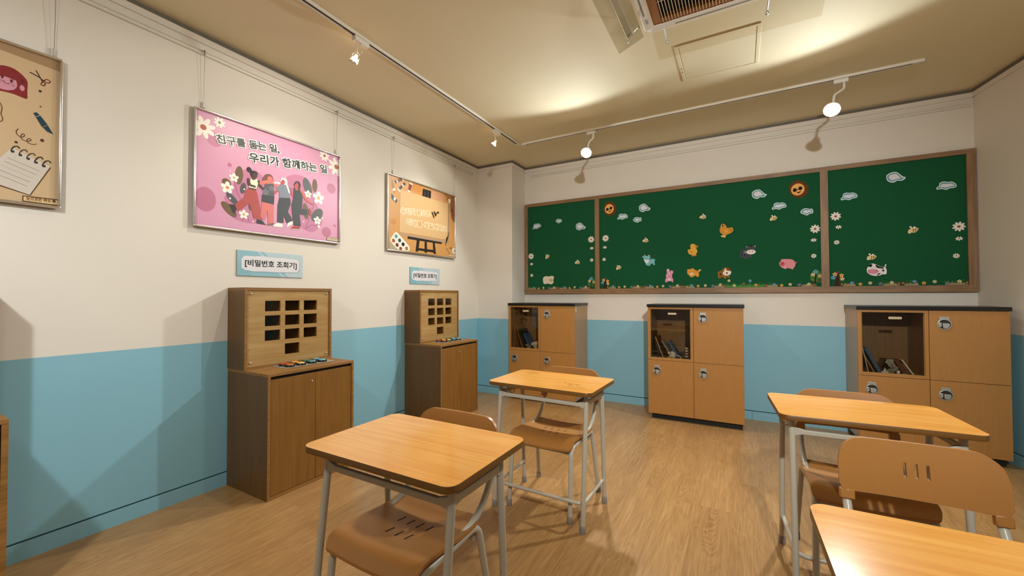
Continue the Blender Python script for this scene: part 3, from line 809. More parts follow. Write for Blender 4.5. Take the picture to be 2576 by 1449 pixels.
'strips': [['tan',-2.377,-2.262],['tan',-2.072,-1.964],['tan',-1.943,-1.843],['tan',-1.657,-1.541],['tan',-1.331,-1.243],['tan',-1.053,-0.968],['tan',-0.917,-0.827],['tan',-0.643,-0.522],['tan',-0.506,-0.417],['tan',-0.228,-0.126],['tan',0.226,0.315],['tan',0.501,0.613],['green',-0.124,0.205],['tan',0.807,0.894],['tan',1.08,1.186],['tan',1.216,1.304],['tan',1.465,1.601]],
'boardbase': [1.305,1.306,1.306,1.31],
}

# ================================================================ lamps first (builders hold their own light)
def spot(name, parent, at, direction, watts, angle, blend, size=.05):
    L = bpy.data.lights.new(name, 'SPOT'); L.energy = watts; L.color = WARM; L.spot_size = math.radians(angle); L.spot_blend = blend; L.shadow_soft_size = size
    o = bpy.data.objects.new(name, L); C.objects.link(o); o.parent = parent
    o.location = at; o.rotation_euler = Vector(direction).to_track_quat('-Z', 'Y').to_euler(); return o

# ================================================================ room shell
XL, YB, YP, XP, ZC, ZD, ZW = -2.934, 4.650, 4.308, -2.43, 2.89, .937, 2.857
YF, XR0, XR1 = -2.6, 1.655, 2.97          # front wall, right wall at the back and at the front
def wall_panel(name, a, b, thick, side):
    """vertical wall from a to b (xy), inner face on the line, thick outwards; blue below the dado line, cream above"""
    a = Vector((*a, 0)); b = Vector((*b, 0)); d = (b-a).normalized(); n = Vector((-d.y, d.x, 0))*side*thick
    mb = MB()
    for z0, z1, mt in ((0, ZD, M['blue']), (ZD, ZC+.15, M['cream'])):
        mb.mat(mt); v = [mb.bm.verts.new(p + Vector((0, 0, z))) for z in (z0, z1) for p in (a, b, b+n, a+n)]
        for q in ((3,2,1,0),(4,5,6,7),(0,1,5,4),(1,2,6,5),(2,3,7,6),(3,0,4,7)): mb.face([v[i] for i in q])
    return struct(mb, name)
wall_panel('wall_left', (XL, YF), (XL, YP), .12, 1)
wall_panel('wall_back', (XP, YB), (XR0, YB), .12, 1)
wall_panel('wall_right', (XR0, YB), (XR1, YF), .12, 1)
wall_panel('wall_front', (XR1, YF), (XL, YF), .12, 1)
mb = MB()
for z0, z1, mt in ((0, ZD, M['blue']), (ZD, ZC+.15, M['cream'])):
    mb.mat(mt).box(XL-.12, XP, YP, YB+.12, z0, z1)
struct(mb, 'wall_corner')
struct(MB().mat(M['floor']).box(XL-.12, XR1+.12, YF-.12, YB+.12, -.05, 0), 'floor')
struct(MB().mat(M['ceiling']).box(XL-.12, XR1+.12, YF-.12, YB+.12, ZC, ZC+.15), 'ceiling')
def run(name, a, b, t, z0, z1, mt, bevel=0):
    a = Vector((*a, 0)); b = Vector((*b, 0)); d = (b-a).normalized(); n = Vector((d.y, -d.x, 0))*t
    mb = MB().mat(mt); v = [mb.bm.verts.new(p + Vector((0, 0, z))) for z in (z0, z1) for p in (a, b, b+n, a+n)]
    for q in ((3,2,1,0),(4,5,6,7),(0,1,5,4),(1,2,6,5),(2,3,7,6),(3,0,4,7)): mb.face([v[i] for i in q])
    return struct(mb, name, bevel=bevel)
LN = {'left': ((XL, YF), (XL, YP)), 'corner': ((XL, YP), (XP, YP)), 'corner_side': ((XP, YP), (XP, YB)), 'back': ((XP, YB), (XR0, YB)), 'right': ((XR0, YB), (XR1, YF)), 'front': ((XR1, YF), (XL, YF))}
for i, (k, (a, b)) in enumerate(LN.items()):
    run('baseboard_'+k, a, b, .007, 0, .082, M['blue'])
    run('trim_%d' % (i*2+1), a, b, .0015, .082, .089, M['groove'])
    run('trim_%d' % (i*2+2), a, b, .006, ZW, ZC-.004, M['reveal'])
    run('trim_%d' % (i+20), a, b, .011, 2.818, ZW, M['cream'])
# thin vertical joints in the back baseboard
struct(MB().mat(M['groove']).box(.089, .091, YB-.0078, YB-.006, .0, .082), 'trim_13')

# picture rails
def rail(label, along, a, b, z, face):
    mb = MB().mat(M['white']); t = .016
    prof = [(0, 0), (t, 0), (t, .006), (.008, .009), (.008, .020), (t, .023), (t, .030), (0, .030)]
    if along == 'Y': mb.prism([(face+u, z+v) for u, v in prof], a, b, 'Y')
    else: mb.prism([(face-u, z+v) for u, v in prof], a, b, 'X')
    return tag(mb.obj('picture_rail'), label, 'picture rail')
rail('white picture hanging rail along the left wall above the posters', 'Y', YF+.02, 4.18, 2.745, XL)
rail('white picture hanging rail above the green bulletin board', 'X', -2.335, 1.64, 2.745, YB)

# ================================================================ ceiling lighting tracks and spotlights
def track(label, axis, a, b, c):
    t = thing('lighting_track', label, 'track', ((c, (a+b)/2, ZC) if axis == 'Y' else ((a+b)/2, c, ZC)))
    L = (b-a)/2; mb = MB().mat(M['whitep']); w = .0175
    prof = [(-w, 0), (-w, -.018), (-.010, -.018), (-.010, -.005), (.010, -.005), (.010, -.018), (w, -.018), (w, 0)]
    mb.prism([(u, v) for u, v in prof], -L, L, axis)
    mb.obj('rail_body', parent=t)
    sl = MB().mat(M['slot'])
    if axis == 'Y': sl.box(-.0098, .0098, -L+.02, L-.02, -.010, -.0052)
    else: sl.box(-L+.02, L-.02, -.0098, .0098, -.010, -.0052)
    sl.obj('slot', parent=t)
    for s in (-1, 1):
        e = MB().mat(M['whitep'])
        if axis == 'Y': e.box(-w-.001, w+.001, s*L-.03, s*L+.03, -.020, 0)
        else: e.box(s*L-.03, s*L+.03, -w-.001, w+.001, -.020, 0)
        e.obj('end_cap', parent=t, bevel=.002)
    return t
track('long white ceiling light track running along the left wall', 'Y', -1.2, 3.86, -2.10)
track('white ceiling light track crossing in front of the green board', 'X', -2.04, 1.12, 3.895)
track('white ceiling light track across the front part of the ceiling', 'X', -1.9, 1.2, -.68)

def lamp_frame(direction):
    d = Vector(direction).normalized(); x = d.cross(Vector((0, 0, 1))).normalized(); y = d.cross(x)
    return Matrix((x, y, d)).transposed()      # local z looks where the lamp shines
def par_lamp(label, track_pt, head, direction, key, axis='X'):
    """adapter, elbow arm and a round flood lamp"""
    t = thing('track_spotlight', label, 'spotlight', track_pt, group='round flood spotlights')
    rel = Vector(head) - Vector(track_pt); R = lamp_frame(direction); d = Vector(direction).normalized()
    mb = MB().mat(M['whitep'])
    if axis == 'X': mb.box(-.045, .045, -.017, .017, -.050, -.020)
    else: mb.box(-.017, .017, -.045, .045, -.050, -.020)
    mb.obj('adapter', parent=t, bevel=.003)
    back = rel - d*.075
    MB().mat(M['whitep']).tube(fillet([(0.02, 0, -.05), (0.02, 0, -.095), (back.x+.01, back.y*.6, back.z+.085), (back.x, back.y, back.z+.03), back], .015), .0085, 10).obj('arm', parent=t)
    MB().mat(M['whitep']).lathe([(.018, -.085), (.024, -.08), (.026, -.05), (.040, -.03), (.053, -.006), (.054, .002), (.050, .002), (.048, -.006)], 28, at=rel, rot=R).obj('lamp_head', parent=t)
    MB().mat(M['bulb']).lathe([(.0485, -.004), (.040, .006), (.022, .011), (.002, .012)], 28, at=rel, rot=R).obj('bulb', parent=t)
    p = rel + d*.022; w = LAMP[key]
    spot('beam', t, p, d, w[0], w[1], 1.0); spot('spill', t, p, d, w[2], w[3], .15 if key == 'rear' else .4, .05 if key == 'rear' else .17)
    return t
par_lamp('glowing round flood spotlight left over the green board', (-1.282, 3.895, ZC), (-1.300, 3.79, 2.625), (.02, -.72, -.68), 'rear')
par_lamp('glowing round flood spotlight right over the green board', (.685, 3.895, ZC), (.612, 3.79, 2.612), (-.24, -.72, -.68), 'rear')
par_lamp('round flood spotlight at the left end of the front track', (-1.34, -.68, ZC), (-1.34, -.58, 2.625), (-.55, .25, -.79), 'side')
par_lamp('round flood spotlight at the right end of the front track', (.62, -.68, ZC), (.62, -.58, 2.625), (-.22, .92, -.32), 'front')

def halogen(label, track_pt, head, direction):
    """adapter box, thin stem, wire yoke and a bare glass reflector cup aimed at the posters"""
    t = thing('track_spotlight', label, 'spotlight', track_pt, group='small halogen spotlights')
    rel = Vector(head) - Vector(track_pt); d = Vector(direction).normalized(); R = lamp_frame(direction)
    MB().mat(M['whitep']).box(-.018, .018, -.055, .055, -.052, -.020).obj('adapter', parent=t, bevel=.003)
    k = MB().mat(M['whitep']).lathe([(.010, -.058), (.010, -.05)], 14); k.obj('knob', parent=t)
    top = rel - d*.058
    MB().mat(M['whitep']).tube([(0, -.03, -.05), (0, -.03, top.z+.02), top], .0032, 8).obj('stem', parent=t)
    y = MB().mat(M['alu']); sx = R @ Vector((1, 0, 0))
    for s in (-1, 1):
        y.tube(fillet([top + Vector((0, 0, .012)), top + sx*s*.022, rel - d*.03 + sx*s*.030, rel - d*.008 + sx*s*.029], .008), .0022, 8)
    y.tube(fillet([top, top - d*.012 + Vector((0, 0, .012)), top + Vector((.012, .03, .022)), top + Vector((0, .02, .002))], .006), .0018, 8)
    y.obj('yoke', parent=t)
    MB().mat(M['bulbback']).lathe([(.009, -.05), (.011, -.036), (.020, -.026), (.0265, -.010), (.027, 0)], 22, at=rel, rot=R).obj('reflector', parent=t)
    MB().mat(M['alu']).lathe([(.0275, -.006), (.0285, -.004), (.0285, .004), (.0265, .004)], 24, at=rel, rot=R).obj('rim', parent=t)
    MB().mat(M['bulb']).lathe([(.024, -.002), (.018, .001), (.002, .002)], 20, at=rel, rot=R).obj('bulb', parent=t)
    w = LAMP['wall']; p = rel + d*.012
    for o in (spot('beam', t, p, d, w[0], w[1], .8, .02), spot('spill', t, p, d, w[2], w[3], .3, .02)): o.data.color = (1.0, .96, .80)
    return t
halogen('small halogen spotlight hanging from the left track above the pink poster', (-2.10, 1.755, ZC), (-2.155, 1.745, 2.735), (-.55, -.05, -.80))
halogen('small halogen spotlight near the far end of the left track by the corner', (-2.10, 3.41, ZC), (-2.135, 3.40, 2.725), (-.52, -.18, -.80))

# ================================================================ ceiling air conditioner, hatch
t = thing('ceiling_air_conditioner', 'cream ceiling cassette air conditioner with brown vent surround and clear deflectors', 'air conditioner', (-.02, 2.11, ZC))
px0, px1, py0, py1 = -.475, .475, -.475, .475
ring = rrect(px0, px1, py0, py1, .05)
hx0, hx1, hy0, hy1 = -.418, .418, -.418, .418
mb = MB().mat(M['white'])
inner = rrect(hx0, hx1, hy0, hy1, .004)
A0 = [mb.bm.verts.new((x, y, 0)) for x, y in ring]; A1 = [mb.bm.verts.new((x, y, -.030)) for x, y in ring]; n = len(ring)
Ab = [mb.bm.verts.new((x*.988, y*.988, -.036)) for x, y in ring]
B1 = [mb.bm.verts.new((x, y, -.036)) for x, y in inner]; B0 = [mb.bm.verts.new((x, y, -.004)) for x, y in inner]
for i in range(n):
    j = (i+1) % n
    mb.face([A0[i], A0[j], A1[j], A1[i]]); mb.face([A1[i], A1[j], Ab[j], Ab[i]]); mb.face([Ab[i], Ab[j], B1[j], B1[i]]); mb.face([B1[i], B1[j], B0[j], B0[i]])
mb.obj('panel', parent=t)
mb = MB().mat(M['acbrown']); w = .05
for a, b, c, d in ((hx0, hx1, hy0, hy0+w), (hx0, hx1, hy1-w, hy1), (hx0, hx0+w, hy0+w, hy1-w), (hx1-w, hx1, hy0+w, hy1-w)): mb.box(a, b, c, d, -.033, -.006)
mb.obj('grille_surround', parent=t)
MB().mat(M['acdark']).box(hx0+w, hx1-w, hy0+w, hy1-w, -.008, -.003).obj('vent_cavity', parent=t)
mb = MB().mat(M['slat']); k = 0; x = hx0+w+.008
while x < hx1-w-.004:
    mb.box(x-.0016, x+.0016, hy0+w-.02, hy1-w+.035, -.036, -.030); x += .0165
for y in (-.28, -.14, 0, .14, .22): mb.box(hx0+w-.004, hx1-w+.004, y-.0015, y+.0015, -.034, -.029)
mb.obj('vent_slats', parent=t)
mb = MB().mat(M['reveal'])
for s in (-1, 1): mb.box(-.3, .3, s*.452-.004, s*.452+.004, -.0366, -.0345); mb.box(s*.452-.004, s*.452+.004, -.3, .3, -.0366, -.0345)
mb.obj('air_outlet', parent=t)
MB().mat(M['matgrey']).box(-.452, -.440, .335, .375, -.0375, -.0355).obj('indicator', parent=t)
# deflector on the left side, tilted down and away, with white bracket strip and pegs
R_ = Euler((0, math.radians(-22), 0)).to_matrix()
MB().mat(M['shield']).box(-.165, .0, -.46, .46, -.0015, .0015, rot=R_, at=(-.485, 0, -.055)).obj('air_deflector', parent=t)
mb = MB().mat(M['whitep']); mb.box(-.05, -.012, -.42, .42, -.001, .005, rot=R_, at=(-.53, 0, -.045)); mb.obj('deflector_strip', parent=t, bevel=.002)
for y in (-.36, .40):
    mb = MB().mat(M['chrome']); mb.tube([(-.50, y, -.02), (-.555, y, -.062), (-.560, y, -.085)], .004, 8); mb.lathe([(.001, -.010), (.008, -.006), (.009, 0), (.007, .006), (.001, .009)], 12, at=(-.560, y, -.092)); mb.obj('deflector_peg', parent=t)
R_ = Euler((math.radians(-10), 0, 0)).to_matrix()
MB().mat(M['shieldthin']).box(-.44, .44, 0, .25, -.001, .001, rot=R_, at=(0, .49, -.030)).obj('air_deflector', parent=t)
for x in (-.365, .175):
    mb = MB().mat(M['chrome']); mb.tube([(x, .46, -.03), (x-.004, .59, -.045)], .0045, 8); mb.lathe([(.001, -.011), (.009, -.007), (.011, 0), (.009, .007), (.001, .010)], 14, at=(x-.004, .597, -.050)); mb.obj('deflector_peg', parent=t)

t = thing('access_hatch', 'square cream access hatch in the ceiling behind the air conditioner', 'ceiling hatch', (-.118, 3.115, ZC))
mb = MB().mat(M['ceiling']); o_, w = .250, .022
for a, b, c, d in ((-o_, o_, -o_, -o_+w), (-o_, o_, o_-w, o_), (-o_, -o_+w, -o_+w, o_-w), (o_-w, o_, -o_+w, o_-w)): mb.box(a, b, c, d, -.006, 0)
mb.obj('hatch_frame', parent=t, bevel=.002)
MB().mat(M['ceiling']).box(-o_+w+.004, o_-w-.004, -o_+w+.004, o_-w-.004, -.0035, 0).obj('hatch_panel', parent=t, bevel=.001)
for y in (.05, .10): MB().mat(M['slot']).box(-o_+w*.3, -o_+w*.8, y, y+.006, -.0068, -.006).obj('latch', parent=t)

# ================================================================ posters on the left wall
def poster(label, y0, y1, wires, art, origin, bg):
    z0, z1, xf = 1.660, 2.402, XL+.030; yc = (y0+y1)/2
    t = thing('framed_poster', label, 'poster', (XL, yc, z0))
    L = (y1-y0)/2; Hh = z1-z0; mb = MB().mat(M['alu']); w = .012
    # tubular frame: outer edge round, four sides
    for a, b, c, d in ((-L, L, 0, w), (-L, L, Hh-w, Hh), (-L, -L+w, w, Hh-w), (L-w, L, w, Hh-w)): mb.box(.006, .030, a, b, c, d)
    mb.obj('frame', parent=t, bevel=.005, seg=4)
    MB().mat(M['paper']).box(.008, .0150, -L+.004, L-.004, .004, Hh-.004).obj('backing_board', parent=t)
    A = Art(.0, .00003); x0, x1 = y0+w-.002-origin[0], y1-w+.002-origin[0]; v0, v1 = z0+w-.002-origin[1], z1-w+.002-origin[1]
    A.clip = (x0, x1, v0, v1); A.poly([(x0, v0), (x1, v0), (x1, v1), (x0, v1)], bg); A.prims(art)
    A.obj('printed_sheet', M['print'], on_left(.0155, origin[0]-yc, origin[1]-z0), t)
    for wy in wires:
        o = MB().mat(M['wire']).tube([(.010, wy-yc, Hh+.020), (.0225, wy-yc, 2.744-z0)], .0011, 6).obj('hanging_wire', parent=t)
        mb = MB().mat(M['chrome']); mb.tube([(.010, wy-yc, Hh+.006), (.010, wy-yc, Hh+.046)], .0045, 10); mb.tube(fillet([(.010, wy-yc, Hh+.012), (.020, wy-yc, Hh+.008), (.022, wy-yc, Hh-.008), (.016, wy-yc, Hh-.010)], .004), .0025, 8)
        mb.obj('wire_hook', parent=o)
        MB().mat(M['wire']).lathe([(.0055, 2.772-z0), (.005, 2.762-z0), (.002, 2.738-z0)], 10, at=(.0225, wy-yc, 0)).obj('rail_hanger', parent=o)
    return t
poster('pink framed poster with four dancing friends and korean lettering', 1.187, 2.230, (1.240, 2.200), ART['pink'][0], (1.71, 2.03), 'd99ab8')
poster('tan framed poster of an easel and paints with korean lettering', 2.750, 3.803, (2.834, 3.795), ART['easel'][0], (3.275, 2.03), 'd19a5c')
poster('tan framed poster with red haired girl, scissors, pen and notepad', -.405, .635, (-.35, .606), ART['girl'][0], (.117, 2.03), 'ccae88')

def sign(label, y0, y1, z0, z1):
    yc, zc = (y0+y1)/2, (z0+z1)/2; W2, H2 = (y1-y0)/2, (z1-z0)/2
    t = thing('wall_sign', label, 'sign', (XL, yc, zc), group='blue korean name signs')
    MB().mat(M['matgrey']).box(0, .007, -W2, W2, -H2, H2).obj('sign_board', parent=t)
    A = Art(0, .0001); A.clip = (-W2, W2, -H2, H2)
    A.poly([(-W2, -H2), (W2, -H2), (W2, H2), (-W2, H2)], '8fbcc8')
    for a, b in ((-.105, -.085), (-.06, .30)):
        A.poly([(a, H2), (b, H2), (b+.18, -H2), (a+.18, -H2)], 'b9cbd4')
    A.poly([(-W2, -H2), (-W2+.1, -H2), (-W2+.06, 0), (-W2, 0)], '86b6c2')
    lab = [(-.205, .030), (-.185, .050), (-.12, .051), (-.06, .056), (.0, .051), (.09, .053), (.16, .049), (.185, .047), (.204, .034), (.203, -.030), (.188, -.048), (.10, -.051), (.02, -.054), (-.05, -.052), (-.12, -.055), (-.18, -.048), (-.204, -.033)]
    A.poly([(x+.003, y-.003) for x, y in lab], '5f8f9e'); A.poly(lab, 'e2dfe4')
    A.text('[비밀번호 조회기]', -.182, -.026, .366, .052, '1c2022', None, .03)
    A.obj('printed_face', M['signink'], on_left(.0072, 0, 0), t); return t
sign('blue sign with bracketed korean lettering under the pink poster', 1.445, 1.910, 1.367, 1.540)
sign('blue sign with bracketed korean lettering under the easel poster', 3.071, 3.536, 1.350, 1.523)

# ================================================================ brown cabinets with display boxes
XC = -2.468
def cabinet(label, y0):
    Wd, D, Hh = .617, XC-(XL+.008), .757
    t = thing('storage_cabinet', label, 'cabinet', (XL+.008, y0, 0)); th = .018
    mb = MB().mat(M['cabw'])
    mb.box(0, D-.0005, 0, th, 0, Hh-th); mb.box(0, D-.0005, Wd-th, Wd, 0, Hh-th); mb.box(0, .006, th, Wd-th, 0, Hh-th)
    mb.box(.0, D-.03, th, Wd-th, .02, .038)
    mb.obj('side_panels', parent=t)
    mb = MB().mat(M['plyedge'])
    mb.box(D-.0006, D, 0, th, 0, Hh-th); mb.box(D-.0006, D, Wd-th, Wd, 0, Hh-th); mb.box(.006, D, th, Wd-th, 0, .020)
    mb.obj('edge_banding', parent=t)
    MB().mat(M['plyedge']).box(0, D, 0, Wd, Hh-th, Hh).obj('top_board', parent=t, bevel=.001)
    MB().mat(M['slot']).box(D-.06, D-.022, th, Wd-th, Hh-.036, Hh-th).obj('recess', parent=t)
    gap = .0025; mid = .316
    for a, b in ((th+gap, mid-gap/2), (mid+gap/2, Wd-th-gap)):
        d = MB().mat(M['cabd']).box(D-.022, D-.003, a, b, .023, Hh-.037).obj('door', parent=t, bevel=.001)
        if a < .1: MB().mat(M['chrome']).lathe([(.006, 0), (.006, .003), (.004, .004), (.001, .004)], 14, 'X', at=(D-.003, mid-.026, .667)).obj('door_lock', parent=d)
    return t
def display_box(label, y0, holes_square=False):
    Wd, D, Hh, z0 = .624, .204, .527, .757
    t = thing('display_box', label, 'box', (XL+.001, y0, z0)); th = .018
    mb = MB().mat(M['cabw']); mb.box(0, D-.0005, 0, th, 0, Hh-th); mb.box(0, D-.0005, Wd-th, Wd, 0, Hh-th); mb.box(0, .004, th, Wd-th, th, Hh-th); mb.box(0, D-.0005, th, Wd-th, 0, th)
    mb.mat(M['cabd']).box(0, D-.0005, 0, Wd, Hh-th, Hh); mb.obj('box_shell', parent=t)
    mb = MB().mat(M['plyedge']); mb.box(D-.0006, D, 0, th, 0, Hh); mb.box(D-.0006, D, Wd-th, Wd, 0, Hh); mb.box(D-.0006, D, th, Wd-th, 0, th); mb.box(D-.0006, D, th, Wd-th, Hh-th, Hh); mb.obj('edge_banding', parent=t)
    # face panel with ten openings
    ys = [(.130, .234), (.266, .372), (.403, .507)]; zs = [(.370, .440), (.271, .342), (.174, .244), (.070, .144)]
    cuts = [(a, b, c, d) for i, (c, d) in enumerate(zs) for j, (a, b) in enumerate(ys) if i < 3 or j == 1]
    ye = sorted({th, Wd-th} | {v for p in ys for v in p}); ze = sorted({th, Hh-th} | {v for p in zs for v in p})
    mb = MB().mat(M['pinew']); x0, x1 = D-.020, D-.008
    def solid(a, b, c, d): return not any(q[0] <= a and b <= q[1] and q[2] <= c and d <= q[3] for q in cuts)
    G = {}
    def V(x, y, z):
        k = (x, y, z)
        if k not in G: G[k] = mb.bm.verts.new(k)
        return G[k]
    for i in range(len(ye)-1):
        for j in range(len(ze)-1):
            a, b, c, d = ye[i], ye[i+1], ze[j], ze[j+1]
            if solid(a, b, c, d):
                mb.face([V(x1, a, c), V(x1, b, c), V(x1, b, d), V(x1, a, d)]); mb.face([V(x0, a, d), V(x0, b, d), V(x0, b, c), V(x0, a, c)])
    for a, b, c, d in cuts:
        for p, q in (((a, c), (b, c)), ((b, c), (b, d)), ((b, d), (a, d)), ((a, d), (a, c))):
            mb.face([V(x0, *p), V(x0, *q), V(x1, *q), V(x1, *p)])
    mb.obj('face_panel', parent=t)
    # little compartments behind the openings
    mb = MB().mat(M['cabd'])
    for y in (.118, .250, .3875, .519): mb.box(.005, x0-.0005, y-.004, y+.004, .02, Hh-.02)
    for z in (.455, .356, .2575, .159, .057): mb.box(.005, x0-.0005, .122, .515, z-.004, z+.004)
    mb.obj('compartments', parent=t)
    MB().mat(M['acry']).box(D-.0055, D-.0035, th+.004, Wd-th-.004, th+.004, Hh-th-.004).obj('clear_cover', parent=t)
    for y, z, r in ((.040, .042, .0065), (.040, .487, .0065), (Wd-.040, .042, .0065), (Wd-.040, .487, .0065), (.030, .13, .003), (.030, .40, .003), (Wd-.030, .13, .003), (Wd-.030, .40, .003)):
        MB().mat(M['chrome']).lathe([(r, 0), (r, .003), (r*.6, .006), (.0005, .0065)], 14, 'X', at=(D-.0035, y, z)).obj('screw', parent=t)
    return t
def button_pad(label, y0):
    t = thing('button_pad', label, 'button panel', (-2.652, y0, .757))
    MB().mat(M['matgrey']).box(-.075, .075, 0, .365, 0, .003).obj('pad', parent=t, bevel=.001)
    cols = ['c23a22', 'd8661e', 'e89a2c', 'f0c070', '2f7a5a', '4a9aa0', '5aa8bc', '6fb8c8']
    for i, c in enumerate(cols):
        x = (-.030, .040)[i % 2]; y = .050 + (i//2)*.078 + (.004 if i > 3 else 0)
        r = MB().mat(M['btnring']).lathe([(.031, .003), (.031, .010), (.028, .016), (.024, .016), (.024, .008)], 24, at=(x, y, 0)).obj('push_button', parent=t)
        key = 'btn'+c
        if key not in M: M[key] = plain('button cap '+c, c, .15, coat=.6)
        MB().mat(M[key]).lathe([(.0238, .009), (.0238, .017), (.020, .021), (.010, .023), (.001, .0235)], 24, at=(x, y, 0)).obj('button_cap', parent=r)
    return t
for y0, a, b, c in ((1.395, 'brown cabinet with two doors on the left wall under the pink poster', 'plywood box with ten openings on the cabinet under the pink poster', 'grey pad of coloured push buttons on the cabinet under the pink poster'),
                    (3.000, 'brown cabinet with two doors under the easel poster near the corner', 'plywood box with ten openings on the cabinet under the easel poster', 'grey pad of coloured push buttons on the cabinet under the easel poster')):
    cabinet(a, y0); display_box(b, y0); button_pad(c, y0+.175)
cabinet('brown cabinet cut off by the left edge of the picture', -.206)
display_box('plywood box with ten openings on the cabinet nearest the camera', -.213)

# ================================================================ lockers along the back wall
LF = 4.21
def lock_part(parent, x, z, front):
    """round recessed metal latch with a square tab on top"""
    mb = MB().mat(M['chrome'])
    pts = [(x+.040*math.cos(a), z+.040*math.sin(a)) for a in [PI*(.5+.17)+2*PI*(1-.17)*k/26 for k in range(27)]]
    tabw = .026
    outline = [(x-tabw, z+.056), (x-tabw, z+.030)] + [(x+.040*math.cos(a), z+.040*math.sin(a)) for a in [math.radians(132+276*k/24) for k in range(25)]] + [(x+tabw, z+.030), (x+tabw, z+.056)]
    mb.prism(outline, front, front-.004, 'Y')
    o = mb.obj('latch_plate', parent=parent, bevel=.001)
    mb = MB().mat(M['alu'])
    mb.lathe([(.036, -.004), (.036, -.0065), (.0325, -.0065), (.0325, -.004)], 28, 'Y', at=(x, front, z)); mb.obj('latch_ring', parent=o)
    mb = MB().mat(M['latchdark']); mb.lathe([(.028, -.0042), (.028, -.0048)], 24, 'Y', at=(x+.002, front, z+.001)); mb.obj('latch_recess', parent=o)
    mb = MB().mat(M['chrome']); mb.prism([(x-.010, z+.008), (x-.010, z-.026), (x+.004, z-.031), (x+.018, z-.027), (x+.027, z-.014), (x+.029, z-.001), (x+.024, z+.009), (x+.004, z+.008)], front-.009, front-.004, 'Y'); mb.box(x-.032, x-.0155, front-.0085, front-.004, z-.020, z+.014); mb.obj('latch_handle', parent=o, bevel=.003)
    return o
def locker(label, x0, side_tag=False):
    Wd, z0, z1, th = .835, .055, 1.108, .018; D = YB-.012-LF
    t = thing('locker', label, 'locker', (x0, LF, 0)); sp = .418; hz = .583
    mb = MB().mat(M['locks'])
    mb.box(0, th, .019, D, z0, z1); mb.box(Wd-th, Wd, .019, D, z0, z1)
    mb.box(th, Wd-th, D-.008, D, z0, z1); mb.box(th, Wd-th, .019, D-.008, z0, z0+th); mb.box(th, Wd-th, .019, D-.008, z1-th, z1)
    mb.box(sp-.009, sp+.009, .019, D-.008, z0+th, z1-th); mb.box(th, sp-.009, .019, D-.008, hz-.004, hz+.014); mb.box(sp+.009, Wd-th, .019, D-.008, hz-.009, hz+.009)
    mb.obj('carcass', parent=t)
    MB().mat(M['black']).box(-.008, Wd+.008, -.010, D, z1, z1+.029).obj('worktop', parent=t, bevel=.002)
    MB().mat(M['plinth']).box(.03, Wd-.02, .04, D-.02, 0, z0).obj('plinth', parent=t)
    g = .0015
    for a, b, c, d, lx, lz in ((sp+g, Wd, hz+g, z1-.002, .0, 0), (0, sp-g, z0, hz-g, 0, 0), (sp+g, Wd, z0, hz-g, 0, 0)):
        dr = MB().mat(M['lock']).box(a, b, 0, .018, c, d).obj('door', parent=t, bevel=.0012)
        lock_part(dr, a+.082, d-.103 + (.002 if c > .5 else 0), 0)
    # glazed window frame with a bead
    mb = MB().mat(M['lock']); o0, o1, o2, o3 = 0, sp-g, hz+g, z1-.002; wl, wr, wb, wt = .024, .022, .026, .018
    mb.box(o0, o0+wl, 0, .018, o2, o3); mb.box(o1-wr, o1, 0, .018, o2, o3); mb.box(o0+wl, o1-wr, 0, .018, o2, o2+wb); mb.box(o0+wl, o1-wr, 0, .018, o3-wt, o3)
    mb.mat(M['plyedge']); q = .006
    mb.box(o0+wl, o0+wl+q, .004, .014, o2+wb, o3-wt); mb.box(o1-wr-q, o1-wr, .004, .014, o2+wb, o3-wt)
    mb.obj('window_frame', parent=t, bevel=.001)
    p = MB().mat(M['glass']).box(o0+wl+.002, o1-wr-.002, .007, .010, o2+wb, o3-wt).obj('window_pane', parent=t)
    cx = x0+.229; A = Art(.0, .0001)
    A.solid(rrect(-.041, .041, -.011, .011, .004), .0006, '3a2a1c'); A.poly(rrect(-.0385, .0385, -.009, .009, .004), 'ddcaa4'); A.text('눈으로만 봐요 ●', -.031, -.0035, .062, .0075, '5b3a22', None, .02)
    A.obj('label_plate', M['signink'], on_back(.229, .0065, 1.045), p)
    if side_tag: MB().mat(M['whitep']).box(Wd, Wd+.001, .035, .060, 1.045, 1.095).obj('paper_tag', parent=t)
    # things kept behind the glass
    def put(name, lab, cat, mb, mt=None, **k): return tag(mb.obj(name, mt, loc=(x0, LF, hz+.014), **k), lab, cat)
    return t, put
def slab(x, y, w, d, h, lean, mt):
    """a book or board standing on its long edge, leaning"""
    R = Euler((0, math.radians(lean), 0)).to_matrix(); return MB().mat(mt).box(-w/2, w/2, y, y+d, 0.0, h, rot=R, at=(x, 0, .001 + abs(math.sin(math.radians(lean)))*w/2))
def craft(x, y, mt, seed, n=3, s=.03):
    r = random.Random(seed); mb = MB().mat(mt)
    for i in range(n):
        k = .25*min(i, 2); a = Euler((r.uniform(-k, k), r.uniform(-k, k), r.uniform(0, 3))).to_matrix()
        mb.box(-s*r.uniform(.5, 1), s*r.uniform(.5, 1), -s*.4, s*.4, 0, s*r.uniform(.5, 1.1), rot=a, at=(x+r.uniform(-.02, .02), y+r.uniform(-.012, .02), .0015 + (s*.35 + i*s*.30 if i else 0)))
    return mb
def boat(x, y, s):
    mb = MB().mat(M['paper'])
    mb.prism([(x-s, .012), (x-s*.5, 0.002), (x+s*.5, .002), (x+s, .012), (x+s*.8, .018+s*.2), (x-s*.8, .018+s*.2)], y, y+s*.6, 'Y'); mb.prism([(x-s*.5, .016+s*.2), (x+s*.3, .016+s*.2), (x+s*.1, .016+s*1.7)], y+s*.25, y+s*.35, 'Y'); return mb
